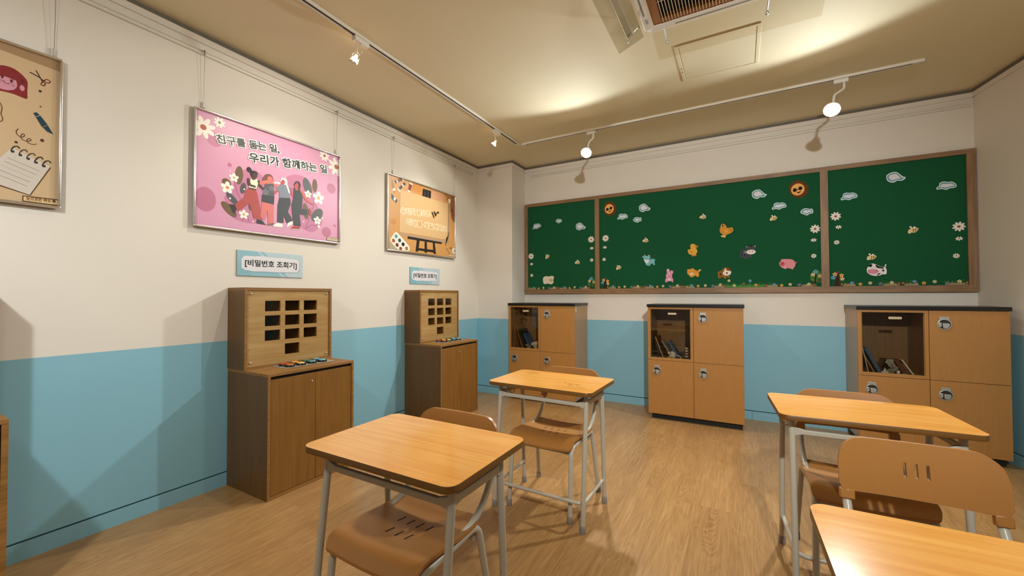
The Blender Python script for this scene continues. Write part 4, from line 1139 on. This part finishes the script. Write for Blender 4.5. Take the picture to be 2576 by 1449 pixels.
def tray(x0, x1, y0, y1, h, mt):
    mb = MB().mat(mt); t_ = .003
    mb.box(x0, x1, y0, y1, .001, .004); mb.box(x0, x0+t_, y0, y1, .004, h); mb.box(x1-t_, x1, y0, y1, .004, h); mb.box(x0+t_, x1-t_, y0, y0+t_, .004, h); mb.box(x0+t_, x1-t_, y1-t_, y1, .004, h); return mb
def tower(x, y, h, mt, mt2):
    mb = MB().mat(mt)
    mb.box(x-.022, x-.018, y, y+.03, .001, h); mb.box(x+.018, x+.022, y, y+.03, .001, h); k = .02
    while k < h:
        mb.mat(mt).box(x-.018, x+.018, y, y+.03, k, k+.004); mb.mat(mt2).box(x-.012, x+.012, y+.006, y+.024, k+.004, k+.016); k += .026
    return mb
WHERE = ('the left locker', 'the middle locker', 'the right locker')
for i, x0 in enumerate((-2.425, -.812, .820)):
    t, put = locker(('brown four-door locker by the corner with glass compartment, behind a desk', 'brown four-door locker in the middle of the back wall', 'brown four-door locker by the right wall under the right board panel')[i], x0, i == 0)
    w = WHERE[i]
    if i == 0:
        put('envelope', 'tan card envelope standing at the left in ' + w, 'envelope', slab(.040, .04, .004, .22, .30, 3, M['tan']))
        put('picture_board', 'thin tan board leaning left in ' + w, 'board', slab(.150, .06, .008, .20, .27, -17, M['tan']))
        put('folder', 'dark folder leaning left beside the tan board in ' + w, 'folder', slab(.205, .05, .010, .22, .24, -25, M['navy']))
        put('book', 'blue book leaning on the dark folder in ' + w, 'book', slab(.245, .08, .020, .15, .19, -27, M['book']))
        put('craft_pieces', 'pile of pale craft pieces at the bottom right in ' + w, 'craft', craft(.315, .06, M['paper'], 1, 5, .035))
        put('craft_pieces', 'grey craft lump in front of the blue book in ' + w, 'craft', craft(.235, .05, M['matgrey'], 2, 4, .028))
        put('model_shelf', 'small brown wooden stand behind the craft pieces in ' + w, 'stand', tray(.28, .38, .16, .30, .10, M['copper']))
    elif i == 1:
        put('folder', 'wide black folder filling the left of ' + w, 'folder', slab(.034, .05, .012, .25, .26, 0, M['plinth']))
        put('folder', 'black folder leaning beside the wide one in ' + w, 'folder', slab(.110, .06, .030, .22, .21, -14, M['plinth']))
        put('ruler', 'pale wooden ruler leaning steeply in ' + w, 'ruler', slab(.142, .03, .006, .02, .225, -20, M['pinew']))
        put('picture_board', 'grey framed board leaning at an angle in ' + w, 'board', slab(.220, .07, .010, .20, .20, -31, M['matgrey']))
        put('book', 'blue book leaning on the grey board in ' + w, 'book', slab(.275, .09, .022, .15, .19, -31, M['book']))
        put('storage_box', 'open grey storage box at the back of ' + w, 'box', tray(.300, .385, .19, .30, .095, M['matgrey']))
        put('craft_pieces', 'pale craft pieces in front of the grey box in ' + w, 'craft', craft(.215, .05, M['paper'], 3, 5, .028))
        put('glasses_frame', 'white spectacle shaped frame lying in front of the grey box in ' + w, 'frame', MB().mat(M['paper']).tube(fillet([(.24, .04, .006), (.245, .05, .035), (.29, .05, .035), (.30, .045, .006)], .008), .004, 8))
        put('craft_tower', 'narrow brown craft tower, left of two in ' + w, 'craft', tower(.348, .07, .10, M['copper'], M['paper']))
        put('craft_tower', 'narrow brown craft tower at the right edge in ' + w, 'craft', tower(.384, .10, .105, M['copper'], M['tan']))
    else:
        put('book', 'blue book leaning left in ' + w, 'book', slab(.150, .07, .022, .17, .21, -25, M['book']))
        put('picture_board', 'brown board leaning under the blue book in ' + w, 'board', slab(.112, .06, .010, .20, .20, -24, M['tan']))
        put('ruler', 'thin pale stick leaning at the left side of ' + w, 'ruler', slab(.070, .03, .005, .012, .24, -10, M['paper']))
        put('paper_boat', 'small white paper boat on the shelf of ' + w, 'paper boat', boat(.172, .04, .022))
        put('storage_box', 'clear storage box at the back of ' + w, 'box', tray(.19, .30, .14, .28, .10, M['smoke']))
        put('craft_pieces', 'pile of grey and white craft scraps in ' + w, 'craft', craft(.225, .07, M['matgrey'], 5, 9, .030))
        put('craft_pieces', 'white curled craft scraps in front in ' + w, 'craft', craft(.265, .035, M['paper'], 8, 3, .020))
        put('craft_strip', 'brown craft strip with pale squares leaning right in ' + w, 'craft', slab(.305, .08, .030, .05, .115, -28, M['copper']))
        put('craft_strip', 'pale ragged craft strip leaning right in ' + w, 'craft', slab(.345, .06, .010, .04, .13, -30, M['paper']))

# ================================================================ bulletin board with felt cut-outs
bx0, bx1, bz0, bz1 = -2.418, 1.650, 1.247, 2.400
t = thing('bulletin_board', 'long green felt bulletin board in three panels with wooden frame', 'bulletin board', (0, YB, 0))
mb = MB().mat(M['boardframe']); d0, d1 = -.030, -.001
mb.box(bx0, bx1, d0, d1, bz0, bz0+.056); mb.box(bx0, bx1, d0, d1, bz1-.040, bz1)
mb.mat(M['boardframez'])
for a, b in ((bx0, bx0+.042), (-1.487, -1.433), (.650, .708), (bx1-.052, bx1)): mb.box(a, b, d0-.0004, d1, bz0+.056, bz1-.040)
mb.obj('frame', parent=t)
for a, b in ((bx0+.042, -1.487), (-1.433, .650), (.708, bx1-.052)):
    MB().mat(M['felt']).box(a, b, -.016, -.001, bz0+.056, bz1-.040).obj('felt_panel', parent=t)
FB = YB-.0165
PANEL = lambda x: 'left' if x < -1.46 else ('middle' if x < .68 else 'right')
ORD = ['first', 'second', 'third', 'fourth', 'fifth', 'sixth', 'seventh', 'eighth', 'ninth', 'tenth', 'eleventh']
def hull(prims):
    for p in prims:
        if p[0] == 'b': return smooth_loop([(p[1][i]*1e-4, p[1][i+1]*1e-4) for i in range(0, len(p[1]), 2)], 3)
        if p[0] == 'p': return [(p[1][i]*1e-4, p[1][i+1]*1e-4) for i in range(0, len(p[1]), 2)]
def cutout(name, key, label, cat, x=None, z=None, group=None, k=1.0):
    pr, u, v = ART[key]; A = Art(0, .0001); A.solid(hull(pr), .0022, pr[0][2]); A.prims(pr)
    o = A.obj(name, M['feltink'], on_back(u if x is None else x, FB, v if z is None else z)); return tag(o, label, cat, group)
for key, name, label in (('goat', 'goat_cutout', 'light blue goat felt cut-out with white muzzle and horns'), ('rabbit', 'rabbit_cutout', 'pink rabbit felt cut-out at the foot of the board'), ('hen', 'hen_cutout', 'orange hen felt cut-out highest of the animals'),
                         ('duck', 'duckling_cutout', 'yellow duckling felt cut-out above the orange cat'), ('donkey', 'donkey_cutout', 'dark grey donkey felt cut-out with white muzzle'), ('pig', 'pig_cutout', 'pink pig felt cut-out right of the donkey'),
                         ('cat', 'cat_cutout', 'orange cat felt cut-out with curled tail'), ('dog', 'dog_cutout', 'brown and white dog felt cut-out'), ('cow', 'cow_cutout', 'black and white cow felt cut-out with big pink muzzle'), ('sheep', 'sheep_cutout', 'cream sheep felt cut-out in the left panel')):
    cutout(name, key, label, 'felt animal')
POS = ART['pos']
def repeat(name, key, poskey, labels, cat, group, rots=None, scales=None):
    u, v = POS[poskey][0]; first = cutout(name, key, labels[0], cat, u, v, group)
    for i, (x, z) in enumerate(POS[poskey]):
        o = first if i == 0 else dup(first)
        s = (scales or {}).get(i, 1.0); r = (rots or {}).get(i, 0)
        o.matrix_world = on_back(x, FB, z) @ Matrix.Rotation(math.radians(r), 4, 'Z') @ Matrix.Scale(s, 4); o['label'] = labels[i]
repeat('cloud_cutout', 'cloudtail', 'cloudtail', ['white cloud cut-out with pointed tail in the left panel', 'white cloud with pointed tail right of the left sun', 'white cloud with pointed tail left of the right sun', 'highest white cloud with pointed tail in the right panel'], 'felt cloud', 'felt clouds')
repeat('cloud_cutout', 'cloudlong', 'cloudlong', ['leftmost white cloud cut-out on the board', 'long white cloud just below the left sun', 'long white cloud above the bee near the right sun', 'long white cloud at the left of the right panel', 'rightmost white cloud on the board'], 'felt cloud', 'felt clouds', {4: -4, 0: 6, 1: -2})
repeat('cloud_cutout', 'cloudround', 'cloudround', ['small round cloud highest in the left panel', 'small round cloud under the left sun', 'small round cloud beside the second mullion'], 'felt cloud', 'felt clouds', None, {0: .82, 1: .95})
repeat('sun_cutout', 'sun', 'sun', ['brown rayed sun with sunglasses at the left of the middle panel', 'brown rayed sun with sunglasses at the right of the middle panel'], 'felt sun', 'felt suns')
repeat('bee_cutout', 'beeA', 'bee', ['left bee felt cut-out above the sheep', 'right bee felt cut-out in the left panel', 'bee felt cut-out left of the goat', 'bee felt cut-out above the goat', 'bee felt cut-out left above the hen', 'bee felt cut-out under the cloud near the right sun', 'bee felt cut-out alone in the middle of the right panel', 'bee felt cut-out right above the cow'], 'felt bee', 'felt bees', {1: -28, 3: -28, 4: -32, 5: -6, 0: 8, 6: 0, 7: -4}, {6: 1.12, 7: 1.08})
repeat('tree_cutout', 'treegreen', 'treegreen', ['green bush cut-out with flowers in the left panel corner', 'green bush cut-out with flowers right end of the middle panel'], 'felt tree', 'felt trees')
repeat('tree_cutout', 'treebrown', 'treebrown', ['brown tree cut-out with flowers left end of the middle panel', 'brown tree cut-out with flowers left end of the right panel'], 'felt tree', 'felt trees')
def daisy_proto(name, r, sy, n, label, group):
    A = Art(0, .0001); pts = []
    for k in range(n*4):
        a = 2*PI*k/(n*4); rr = r*(1.0 if k % 4 == 1 or k % 4 == 2 else .72 if k % 4 == 3 or k % 4 == 0 else .9); pts.append((rr*math.cos(a), rr*sy*math.sin(a)))
    A.solid([(x*.62, y*.62) for x, y in pts], .002, 'e6dccb'); A.flower(0, 0, r, n, 'efe8dc', '9a5a30', .2, sy)
    if sy < 1: pass
    return tag(A.obj(name, M['feltink'], on_back(0, FB, 0)), label, 'felt flower', group)
SIDE = ['at the left edge of the left panel', 'at the right edge of the left panel', 'at the left edge of the middle panel', 'at the right edge of the middle panel', 'at the left edge of the right panel', 'at the right edge of the right panel']
for key, nm, r, sy, n, w in (('daisybig', 'daisy_cutout', .040, 1, 9, 'largest white daisy cut-out '), ('daisyoval', 'daisy_cutout', .023, .62, 7, 'small flattened white daisy cut-out '), ('daisysmall', 'daisy_cutout', .022, .95, 8, 'lowest small white daisy cut-out ')):
    first = None
    for i, (x, z) in enumerate(POS[key]):
        lb = w + SIDE[i]
        if first is None: first = o = daisy_proto(nm, r, sy, n, lb, 'white felt daisies')
        else: o = dup(first, lb)
        o.matrix_world = on_back(x, FB, z) @ Matrix.Rotation(math.radians(13*i), 4, 'Z' ) if sy == 1 else on_back(x, FB, z)
protos = {}
INK = {'orange': ('e8a850', '8a5020'), 'cream': ('e8d0a0', '7a4a24'), 'grey': ('85828a', '4a4650'), 'brown': ('7a4a2a', 'e8c894'), 'blue': ('7f9fb8', '4a6a8a')}
for pn, L in ART['flowers'].items():
    cnt = {}
    for col, x, z in L:
        cnt[col] = cnt.get(col, 0) + 1
        lb = '%s small %s felt flower from the left along the bottom of the %s panel' % (ORD[cnt[col]-1], col, pn)
        if col not in protos:
            A = Art(0, .00012); A.solid([(.0055*math.cos(k*PI/5), .0055*math.sin(k*PI/5)) for k in range(10)], .0016, INK[col][0]); A.flower(0, 0, .0145, 5, *INK[col], PI/2)
            protos[col] = o = A.obj('flower_cutout', M['feltink'], on_back(x, FB-.0035, z)); tag(o, lb, 'felt flower', 'small felt flowers along the bottom')
        else:
            o = dup(protos[col], lb); o.matrix_world = on_back(x, FB-.0035, z)
cnt = {}
for k_, (kind, a, b) in enumerate(ART['strips']):
    pn = PANEL((a+b)/2); cnt[(pn, kind)] = cnt.get((pn, kind), 0) + 1
    r = random.Random(k_); A = Art(0, .0001); w = b-a; zb = bz0+.0575
    top = [(0, 0), (w, 0)]; nb = max(5, int(w/.009)); hgt = .034 if kind == 'green' else .022
    for i in range(nb, -1, -1):
        top.append((w*i/nb, .011 if i % 2 else hgt*r.uniform(.7, 1.2)))
    A.solid(top, .0018, '4a8a3c' if kind == 'green' else 'a8946c')
    for i in range(int(w/.012)):
        x = r.uniform(0, w); dx = r.uniform(-.012, .012); h = r.uniform(.03, .05)
        A.stroke([(x, .010), (x+dx*.4, h*.6), (x+dx, h)], .0022, r.choice(['3f7a35', '5a9a48', '2f6a30', '4c7a8a'] if i % 7 == 0 else ['3f7a35', '4f8f40', '2f6a30']))
    if kind == 'tan':
        for i in range(int(w/.010)):
            x = r.uniform(.002, w-.002); A.stroke([(x, .004), (x+r.uniform(-.004, .004), r.uniform(.018, .028))], .0016, r.choice(['c4ae84', '8a7650', 'b8a078']))
    lb = ('long green grass cut-out along the bottom of the middle panel' if kind == 'green' else '%s tan grass cut-out from the left along the bottom of the %s panel' % (ORD[cnt[(pn, kind)]-1], pn))
    tag(A.obj('grass_cutout', M['feltink'], on_back(a, FB, zb)), lb, 'felt grass', 'felt grass strips')

# ================================================================ desks
def desk(label, x, y, rz):
    TW, TD, TH = .642, .435, .723
    t = thing('school_desk', label, 'desk', (x, y, 0), rz)
    mb = MB().mat(M['desk']); P = rrect(-TW/2, TW/2, -TD/2, TD/2, .038, 8)
    n = len(P); lv = [(.994, TH-.022, 1), (1.0, TH-.020, 1), (1.0, TH-.0012, 1), (.9975, TH, 1)]
    def ringv(k, z): return [mb.bm.verts.new((px*(1-(1-k)*.9) if True else 0, py*(1-(1-k)*1.4), z)) for px, py in P]
    R = [ringv(k, z) for k, z, _ in lv]
    mb.mat(M['deskedge']); mb.face(R[0][::-1])
    for a, b in zip(R, R[1:]):
        for i in range(n): mb.face([a[i], a[(i+1) % n], b[(i+1) % n], b[i]], True)
    mb.mat(M['desk']); mb.face(R[-1])
    mb.obj('tabletop', parent=t)
    ft, fb = (-.142, -.213), (.112, .145); zt = TH-.022; r = .0125
    tops = {}
    for sy, (yt, yb) in ((-1, ft), (1, fb)):
        for sx in (-1, 1):
            l = MB().mat(M['steel']).tube([(sx*.271, yb, .035), (sx*.270, yb+(yt-yb)*.5, .38), (sx*.268, yt, zt)], r, 14).obj('leg', parent=t)
            MB().mat(M['cap']).lathe([(.0145, 0), (.0155, .004), (.0150, .036), (.0125, .040)], 16, at=(sx*.271, yb, 0)).obj('foot_cap', parent=l)
    # beams with flared ends
    def beam(name, y, z, h=.021):
        L = .268; mb = MB().mat(M['steel'])
        pts = [(-L, z+.026), (-L+.018, z+.020), (-L+.045, z+h/2), (L-.045, z+h/2), (L-.018, z+.020), (L, z+.026), (L, z-.022), (L-.035, z-h/2), (-L+.035, z-h/2), (-L, z-.022)]
        mb.prism(pts, y-.008, y+.008, 'Y'); mb.obj(name, parent=t, bevel=.004, seg=3)
    beam('front_beam', ft[0]-.008, TH-.082); beam('rear_beam', fb[0]+.003, TH-.082)
    for sx in (-1, 1):
        mb = MB().mat(M['steel']); mb.prism([(ft[0]-.010, TH-.056), (ft[0]+.03, TH-.062), (fb[0]-.03, TH-.062), (fb[0]+.002, TH-.056), (fb[0]+.004, TH-.104), (fb[0]-.03, TH-.090), (ft[0]+.03, TH-.086), (ft[0]-.014, TH-.100)], sx*.268-.007, sx*.268+.007, 'X'); mb.obj('side_bracket', parent=t, bevel=.003)
        MB().mat(M['steel']).box(sx*.268-.008, sx*.268+.008, -.15, .17, TH-.034, TH-.0222).obj('top_rail', parent=t, bevel=.002)
    mb = MB().mat(M['steel'])
    for y_ in (-.11, .03): mb.box(-.25, .25, y_-.010, y_+.010, TH-.034, TH-.0225)
    mb.obj('support_strip', parent=t)
    # U shaped foot bar: starts on one rear leg, runs round the front, ends on the other rear leg
    z = .130; yr = fb[1]+(fb[0]-fb[1])*z/zt; yf = ft[1]+.030
    path = fillet([(-.268, yr, z+.01), (-.262, yf, z), (.262, yf, z), (.268, yr, z+.01)], .05, 7)
    MB().mat(M['steel']).tube(path, .0095, 12).obj('foot_bar', parent=t)
    return t
d1 = desk('orange-topped school desk nearest on the left, in front of the brown cabinet', -.984, 1.066, 0)
d2 = desk('orange-topped school desk with scribbles, in front of the left locker', -.988, 2.232, math.radians(-1.2))
d3 = desk('orange-topped school desk in the right row, before the right locker', .447, 2.292, math.radians(3.6))
d4 = desk('orange-topped school desk cut off at the bottom right corner', .463, 1.018, math.radians(1.2))
# pencil scribbles and a bag hook on the second desk
def scribble(cx, cy, w, h, seed, rows):
    r = random.Random(seed); A = Art(.7232, .00001)
    for j in range(rows):
        x = cx - w/2 + r.uniform(0, w*.15); y = cy + (rows/2-j)*h/max(1, rows); pts = [(x, y)]
        while x < cx + w/2 - r.uniform(0, w*.3):
            x += r.uniform(.003, .009); pts.append((x, y + r.uniform(-h*.35, h*.35)/max(1, rows)*1.6))
            if r.random() < .12:
                if len(pts) > 1: A.stroke(pts, .0018, '4a3018')
                x += .012; pts = [(x, y)]
        if len(pts) > 1: A.stroke(pts, .0018, '4a3018')
    return A
scribble(-.19, .12, .13, .04, 3, 2).obj('pen_scribble', M['feltink'], flat(0, 0, 0), d2)
A = scribble(.17, -.085, .09, .05, 5, 2); A.stroke([(.09, -.02), (.11, -.045), (.125, -.04), (.14, -.06), (.165, -.065)], .002, '4a3018'); A.stroke([(.20, -.10), (.225, -.115), (.24, -.11), (.26, -.125)], .002, '4a3018')
A.obj('pen_scribble', M['feltink'], flat(0, 0, 0), d2)
def hook(d, x, y):
    mb = MB().mat(M['steel']); mb.tube([(x+.022*math.sin(a), y, .668-.022*math.cos(a)+.004) for a in [math.radians(-130+k*20) for k in range(13)]], .0028, 8); mb.tube([(x-.018, y, .680), (x-.018, y, .700)], .0028, 8); mb.obj('bag_hook', parent=d)
hook(d2, -.205, -.125); hook(d3, -.285, -.10)

# ================================================================ chairs (facing the camera side, backrest on the far side)
def chair():
    t = thing('school_chair', 'tan school chair pushed under the nearest left desk', 'chair')
    # seat: moulded plywood, waterfall front, shallow dish, slots
    mb = MB().mat(M['ply']); W2, Y0, Y1, th = .200, -.180, .185, .011; NX, NY = 24, 26
    def prof(v):   # v in metres from the front
        s_ = (v-Y0)/(Y1-Y0)
        return .419 + .012*math.cos((s_-.18)*PI*1.5)*0.6 - (.034*max(0, 1-s_/.16)**2) + .010*max(0, (s_-.85)/.15)
    def half(v):
        s_ = (v-Y0)/(Y1-Y0); w = W2*(1-.01*s_)
        r0 = .026
        if v < Y0+r0: w -= r0*.8*(1-math.sqrt(max(0, 1-((Y0+r0-v)/r0)**2)))
        r1 = .042
        if v > Y1-r1: w -= r1*(1-math.sqrt(max(0, 1-((v-(Y1-r1))/r1)**2)))
        return w
    slots = [(-.066+.044*k, .030, .068) for k in range(4)] + [(-.044+.044*k, -.050, -.012) for k in range(3)]
    top = []; bot = []
    ysamp = [Y0+(Y1-Y0)*(.5-.5*math.cos(PI*j/NY)) for j in range(NY+1)]
    for v in ysamp:
        w = half(v); row = []; row2 = []
        for i in range(NX+1):
            u = -w+2*w*i/NX; z = prof(v) - .010*math.cos(u/W2*PI/2)
            row.append(mb.bm.verts.new((u, v, z))); row2.append(mb.bm.verts.new((u, v, z-th)))
        top.append(row); bot.append(row2)
    for j in range(NY):
        for i in range(NX):
            mb.face([top[j][i], top[j][i+1], top[j+1][i+1], top[j+1][i]], True); mb.face([bot[j][i], bot[j+1][i], bot[j+1][i+1], bot[j][i+1]], True)
    for j in range(NY):
        mb.face([top[j][0], top[j+1][0], bot[j+1][0], bot[j][0]]); mb.face([top[j][NX], bot[j][NX], bot[j+1][NX], top[j+1][NX]])
    for i in range(NX):
        mb.face([top[0][i], bot[0][i], bot[0][i+1], top[0][i+1]]); mb.face([top[NY][i], top[NY][i+1], bot[NY][i+1], bot[NY][i]])
    st = mb.obj('seat', parent=t)
    for x, a, b in slots:
        zc = prof((a+b)/2) - .010*math.cos(x/W2*PI/2); R = Euler((math.atan((prof(b)-prof(a))/(b-a)), 0, math.radians(-8))).to_matrix()
        MB().mat(M['slot']).box(-.0028, .0028, -(b-a)/2, (b-a)/2, -.0015, .0006, rot=R, at=(x, (a+b)/2, zc)).obj('slot', parent=st)
    # backrest: curved shell with sleeves for the posts
    mb = MB().mat(M['ply']); zb, zt, th = .571, .742, .013; NX = 28
    lean = .20
    def shell(u, z): return .268 + .018*(1-(u/.205)**2) + (z-zb)*lean - .0
    outl = []; rt, rb = .075, .022
    for cx, cz, r, a0 in ((.203-rt, zt-rt, rt, 0), (-.203+rt, zt-rt, rt, PI/2), (-.203+rb, zb+rb, rb, PI), (.203-rb, zb+rb, rb, 1.5*PI)):
        for k in range(9): a = a0+PI/2*k/8; outl.append((cx+r*math.cos(a), cz+r*math.sin(a)))
    # slots as true openings: build by vertical strips
    xs = sorted({round(-.203+.406*i/40, 5) for i in range(41)} | {s+d for s in (-.028, 0, .028) for d in (-.004, .004)})
    def zrange(x):
        a = abs(x); hi = zt; lo = zb
        if a > .203-rt: hi = zt-rt+math.sqrt(max(0, rt**2-(a-(.203-rt))**2))
        if a > .203-rb: lo = zb+rb-math.sqrt(max(0, rb**2-(a-(.203-rb))**2))
        return lo, hi
    sl0, sl1 = .636, .680
    cols = []
    for x in xs:
        lo, hi = zrange(x); q = hi-lo; zz = [lo, lo+q*.14, min(.61, lo+q*.35), min(sl0, lo+q*.55), min(sl1, lo+q*.75)]
        zz += [hi-(hi-zz[-1])*.5, hi]
        cols.append([(mb.bm.verts.new((x, shell(x, z)-th/2, z)), mb.bm.verts.new((x, shell(x, z)+th/2, z))) for z in zz])
    def hole(i, j): 
        if i+1 >= len(xs): return False
        xm = (xs[i]+xs[i+1])/2
        return j == 3 and any(abs(xm-s) < .004 for s in (-.028, 0, .028))
    m_ = 7
    for i in range(len(xs)-1):
        for j in range(m_-1):
            a, b, c, d = cols[i][j], cols[i+1][j], cols[i+1][j+1], cols[i][j+1]
            if hole(i, j):
                mb.face([a[0], a[1], b[1], b[0]]); mb.face([d[0], c[0], c[1], d[1]])
                if not hole(i-1, j): mb.face([a[0], d[0], d[1], a[1]])
                if not hole(i+1, j): mb.face([b[0], b[1], c[1], c[0]])
            else:
                mb.face([a[0], b[0], c[0], d[0]], True); mb.face([a[1], d[1], c[1], b[1]], True)
        mb.face([cols[i][0][0], cols[i][0][1], cols[i+1][0][1], cols[i+1][0][0]]); mb.face([cols[i][-1][0], cols[i+1][-1][0], cols[i+1][-1][1], cols[i][-1][1]])
    for i in (0, len(xs)-1):
        for j in range(m_-1): mb.face([cols[i][j][0], cols[i][j+1][0], cols[i][j+1][1], cols[i][j][1]])
    bk = mb.obj('backrest', parent=t)
    for sx in (-1, 1):
        y = shell(.183, .565)
        MB().mat(M['ply']).box(-.020, .020, -.0068, .018, -.028, .005, rot=Euler((-.2, 0, 0)).to_matrix(), at=(sx*.182, y+.001, .570)).obj('post_sleeve', parent=bk, bevel=.004)
        r = .0125; x = sx*.182
        # post from the backrest, curving forward under the seat
        MB().mat(M['steel']).tube(fillet([(x, y+.016, .585), (x, y+.010, .54), (x, .222, .455), (sx*.180, .145, .404), (sx*.178, .045, .396)], .075, 9), r, 14).obj('back_post', parent=t)
        # rear leg bending forward into the seat rail
        l = MB().mat(M['steel']).tube(fillet([(sx*.208, .235, .030), (sx*.190, .168, .400), (sx*.183, .02, .384), (sx*.182, -.02, .384)], .05, 8), r, 14).obj('leg', parent=t)
        MB().mat(M['cap']).lathe([(.014, 0), (.0155, .004), (.015, .034), (.0125, .038)], 16, at=(sx*.2085, .2365, 0)).obj('foot_cap', parent=l)
        l = MB().mat(M['steel']).tube(fillet([(sx*.190, -.185, .030), (sx*.184, -.150, .384), (sx*.182, -.02, .384)], .05, 8), r, 14).obj('leg', parent=t)
        MB().mat(M['cap']).lathe([(.014, 0), (.0155, .004), (.015, .034), (.0125, .038)], 16, at=(sx*.190, -.186, 0)).obj('foot_cap', parent=l)
    for y, z in ((-.140, .362), (.165, .355)):
        mb = MB().mat(M['steel']); L = .180; mb.prism([(-L, z+.022), (-L+.05, z+.013), (L-.05, z+.013), (L, z+.022), (L, z-.020), (L-.05, z-.013), (-L+.05, z-.013), (-L, z-.020)], y-.007, y+.007, 'Y'); mb.obj('cross_bar', parent=t, bevel=.003)
    return t
ch = chair()
spots = [(-1.030, 1.062, 0, 'tan school chair pushed under the nearest left desk'), (-1.000, 2.257, -1, 'tan school chair under the scribbled desk before the left locker'),
         (.447, 2.275, 1, 'tan school chair under the right-row desk before the right locker'), (.494, 1.489, 1.0, 'tan school chair with slotted backrest behind the bottom right desk')]
for i, (x, y, a, lb) in enumerate(spots):
    o = ch if i == 0 else dup(ch)
    o.location = (x, y, 0); o.rotation_euler = (0, 0, math.radians(a)); o['label'] = lb; o['group'] = 'tan school chairs'
for k_ in range(4): [d1, d2, d3, d4][k_]['group'] = 'orange-topped school desks'
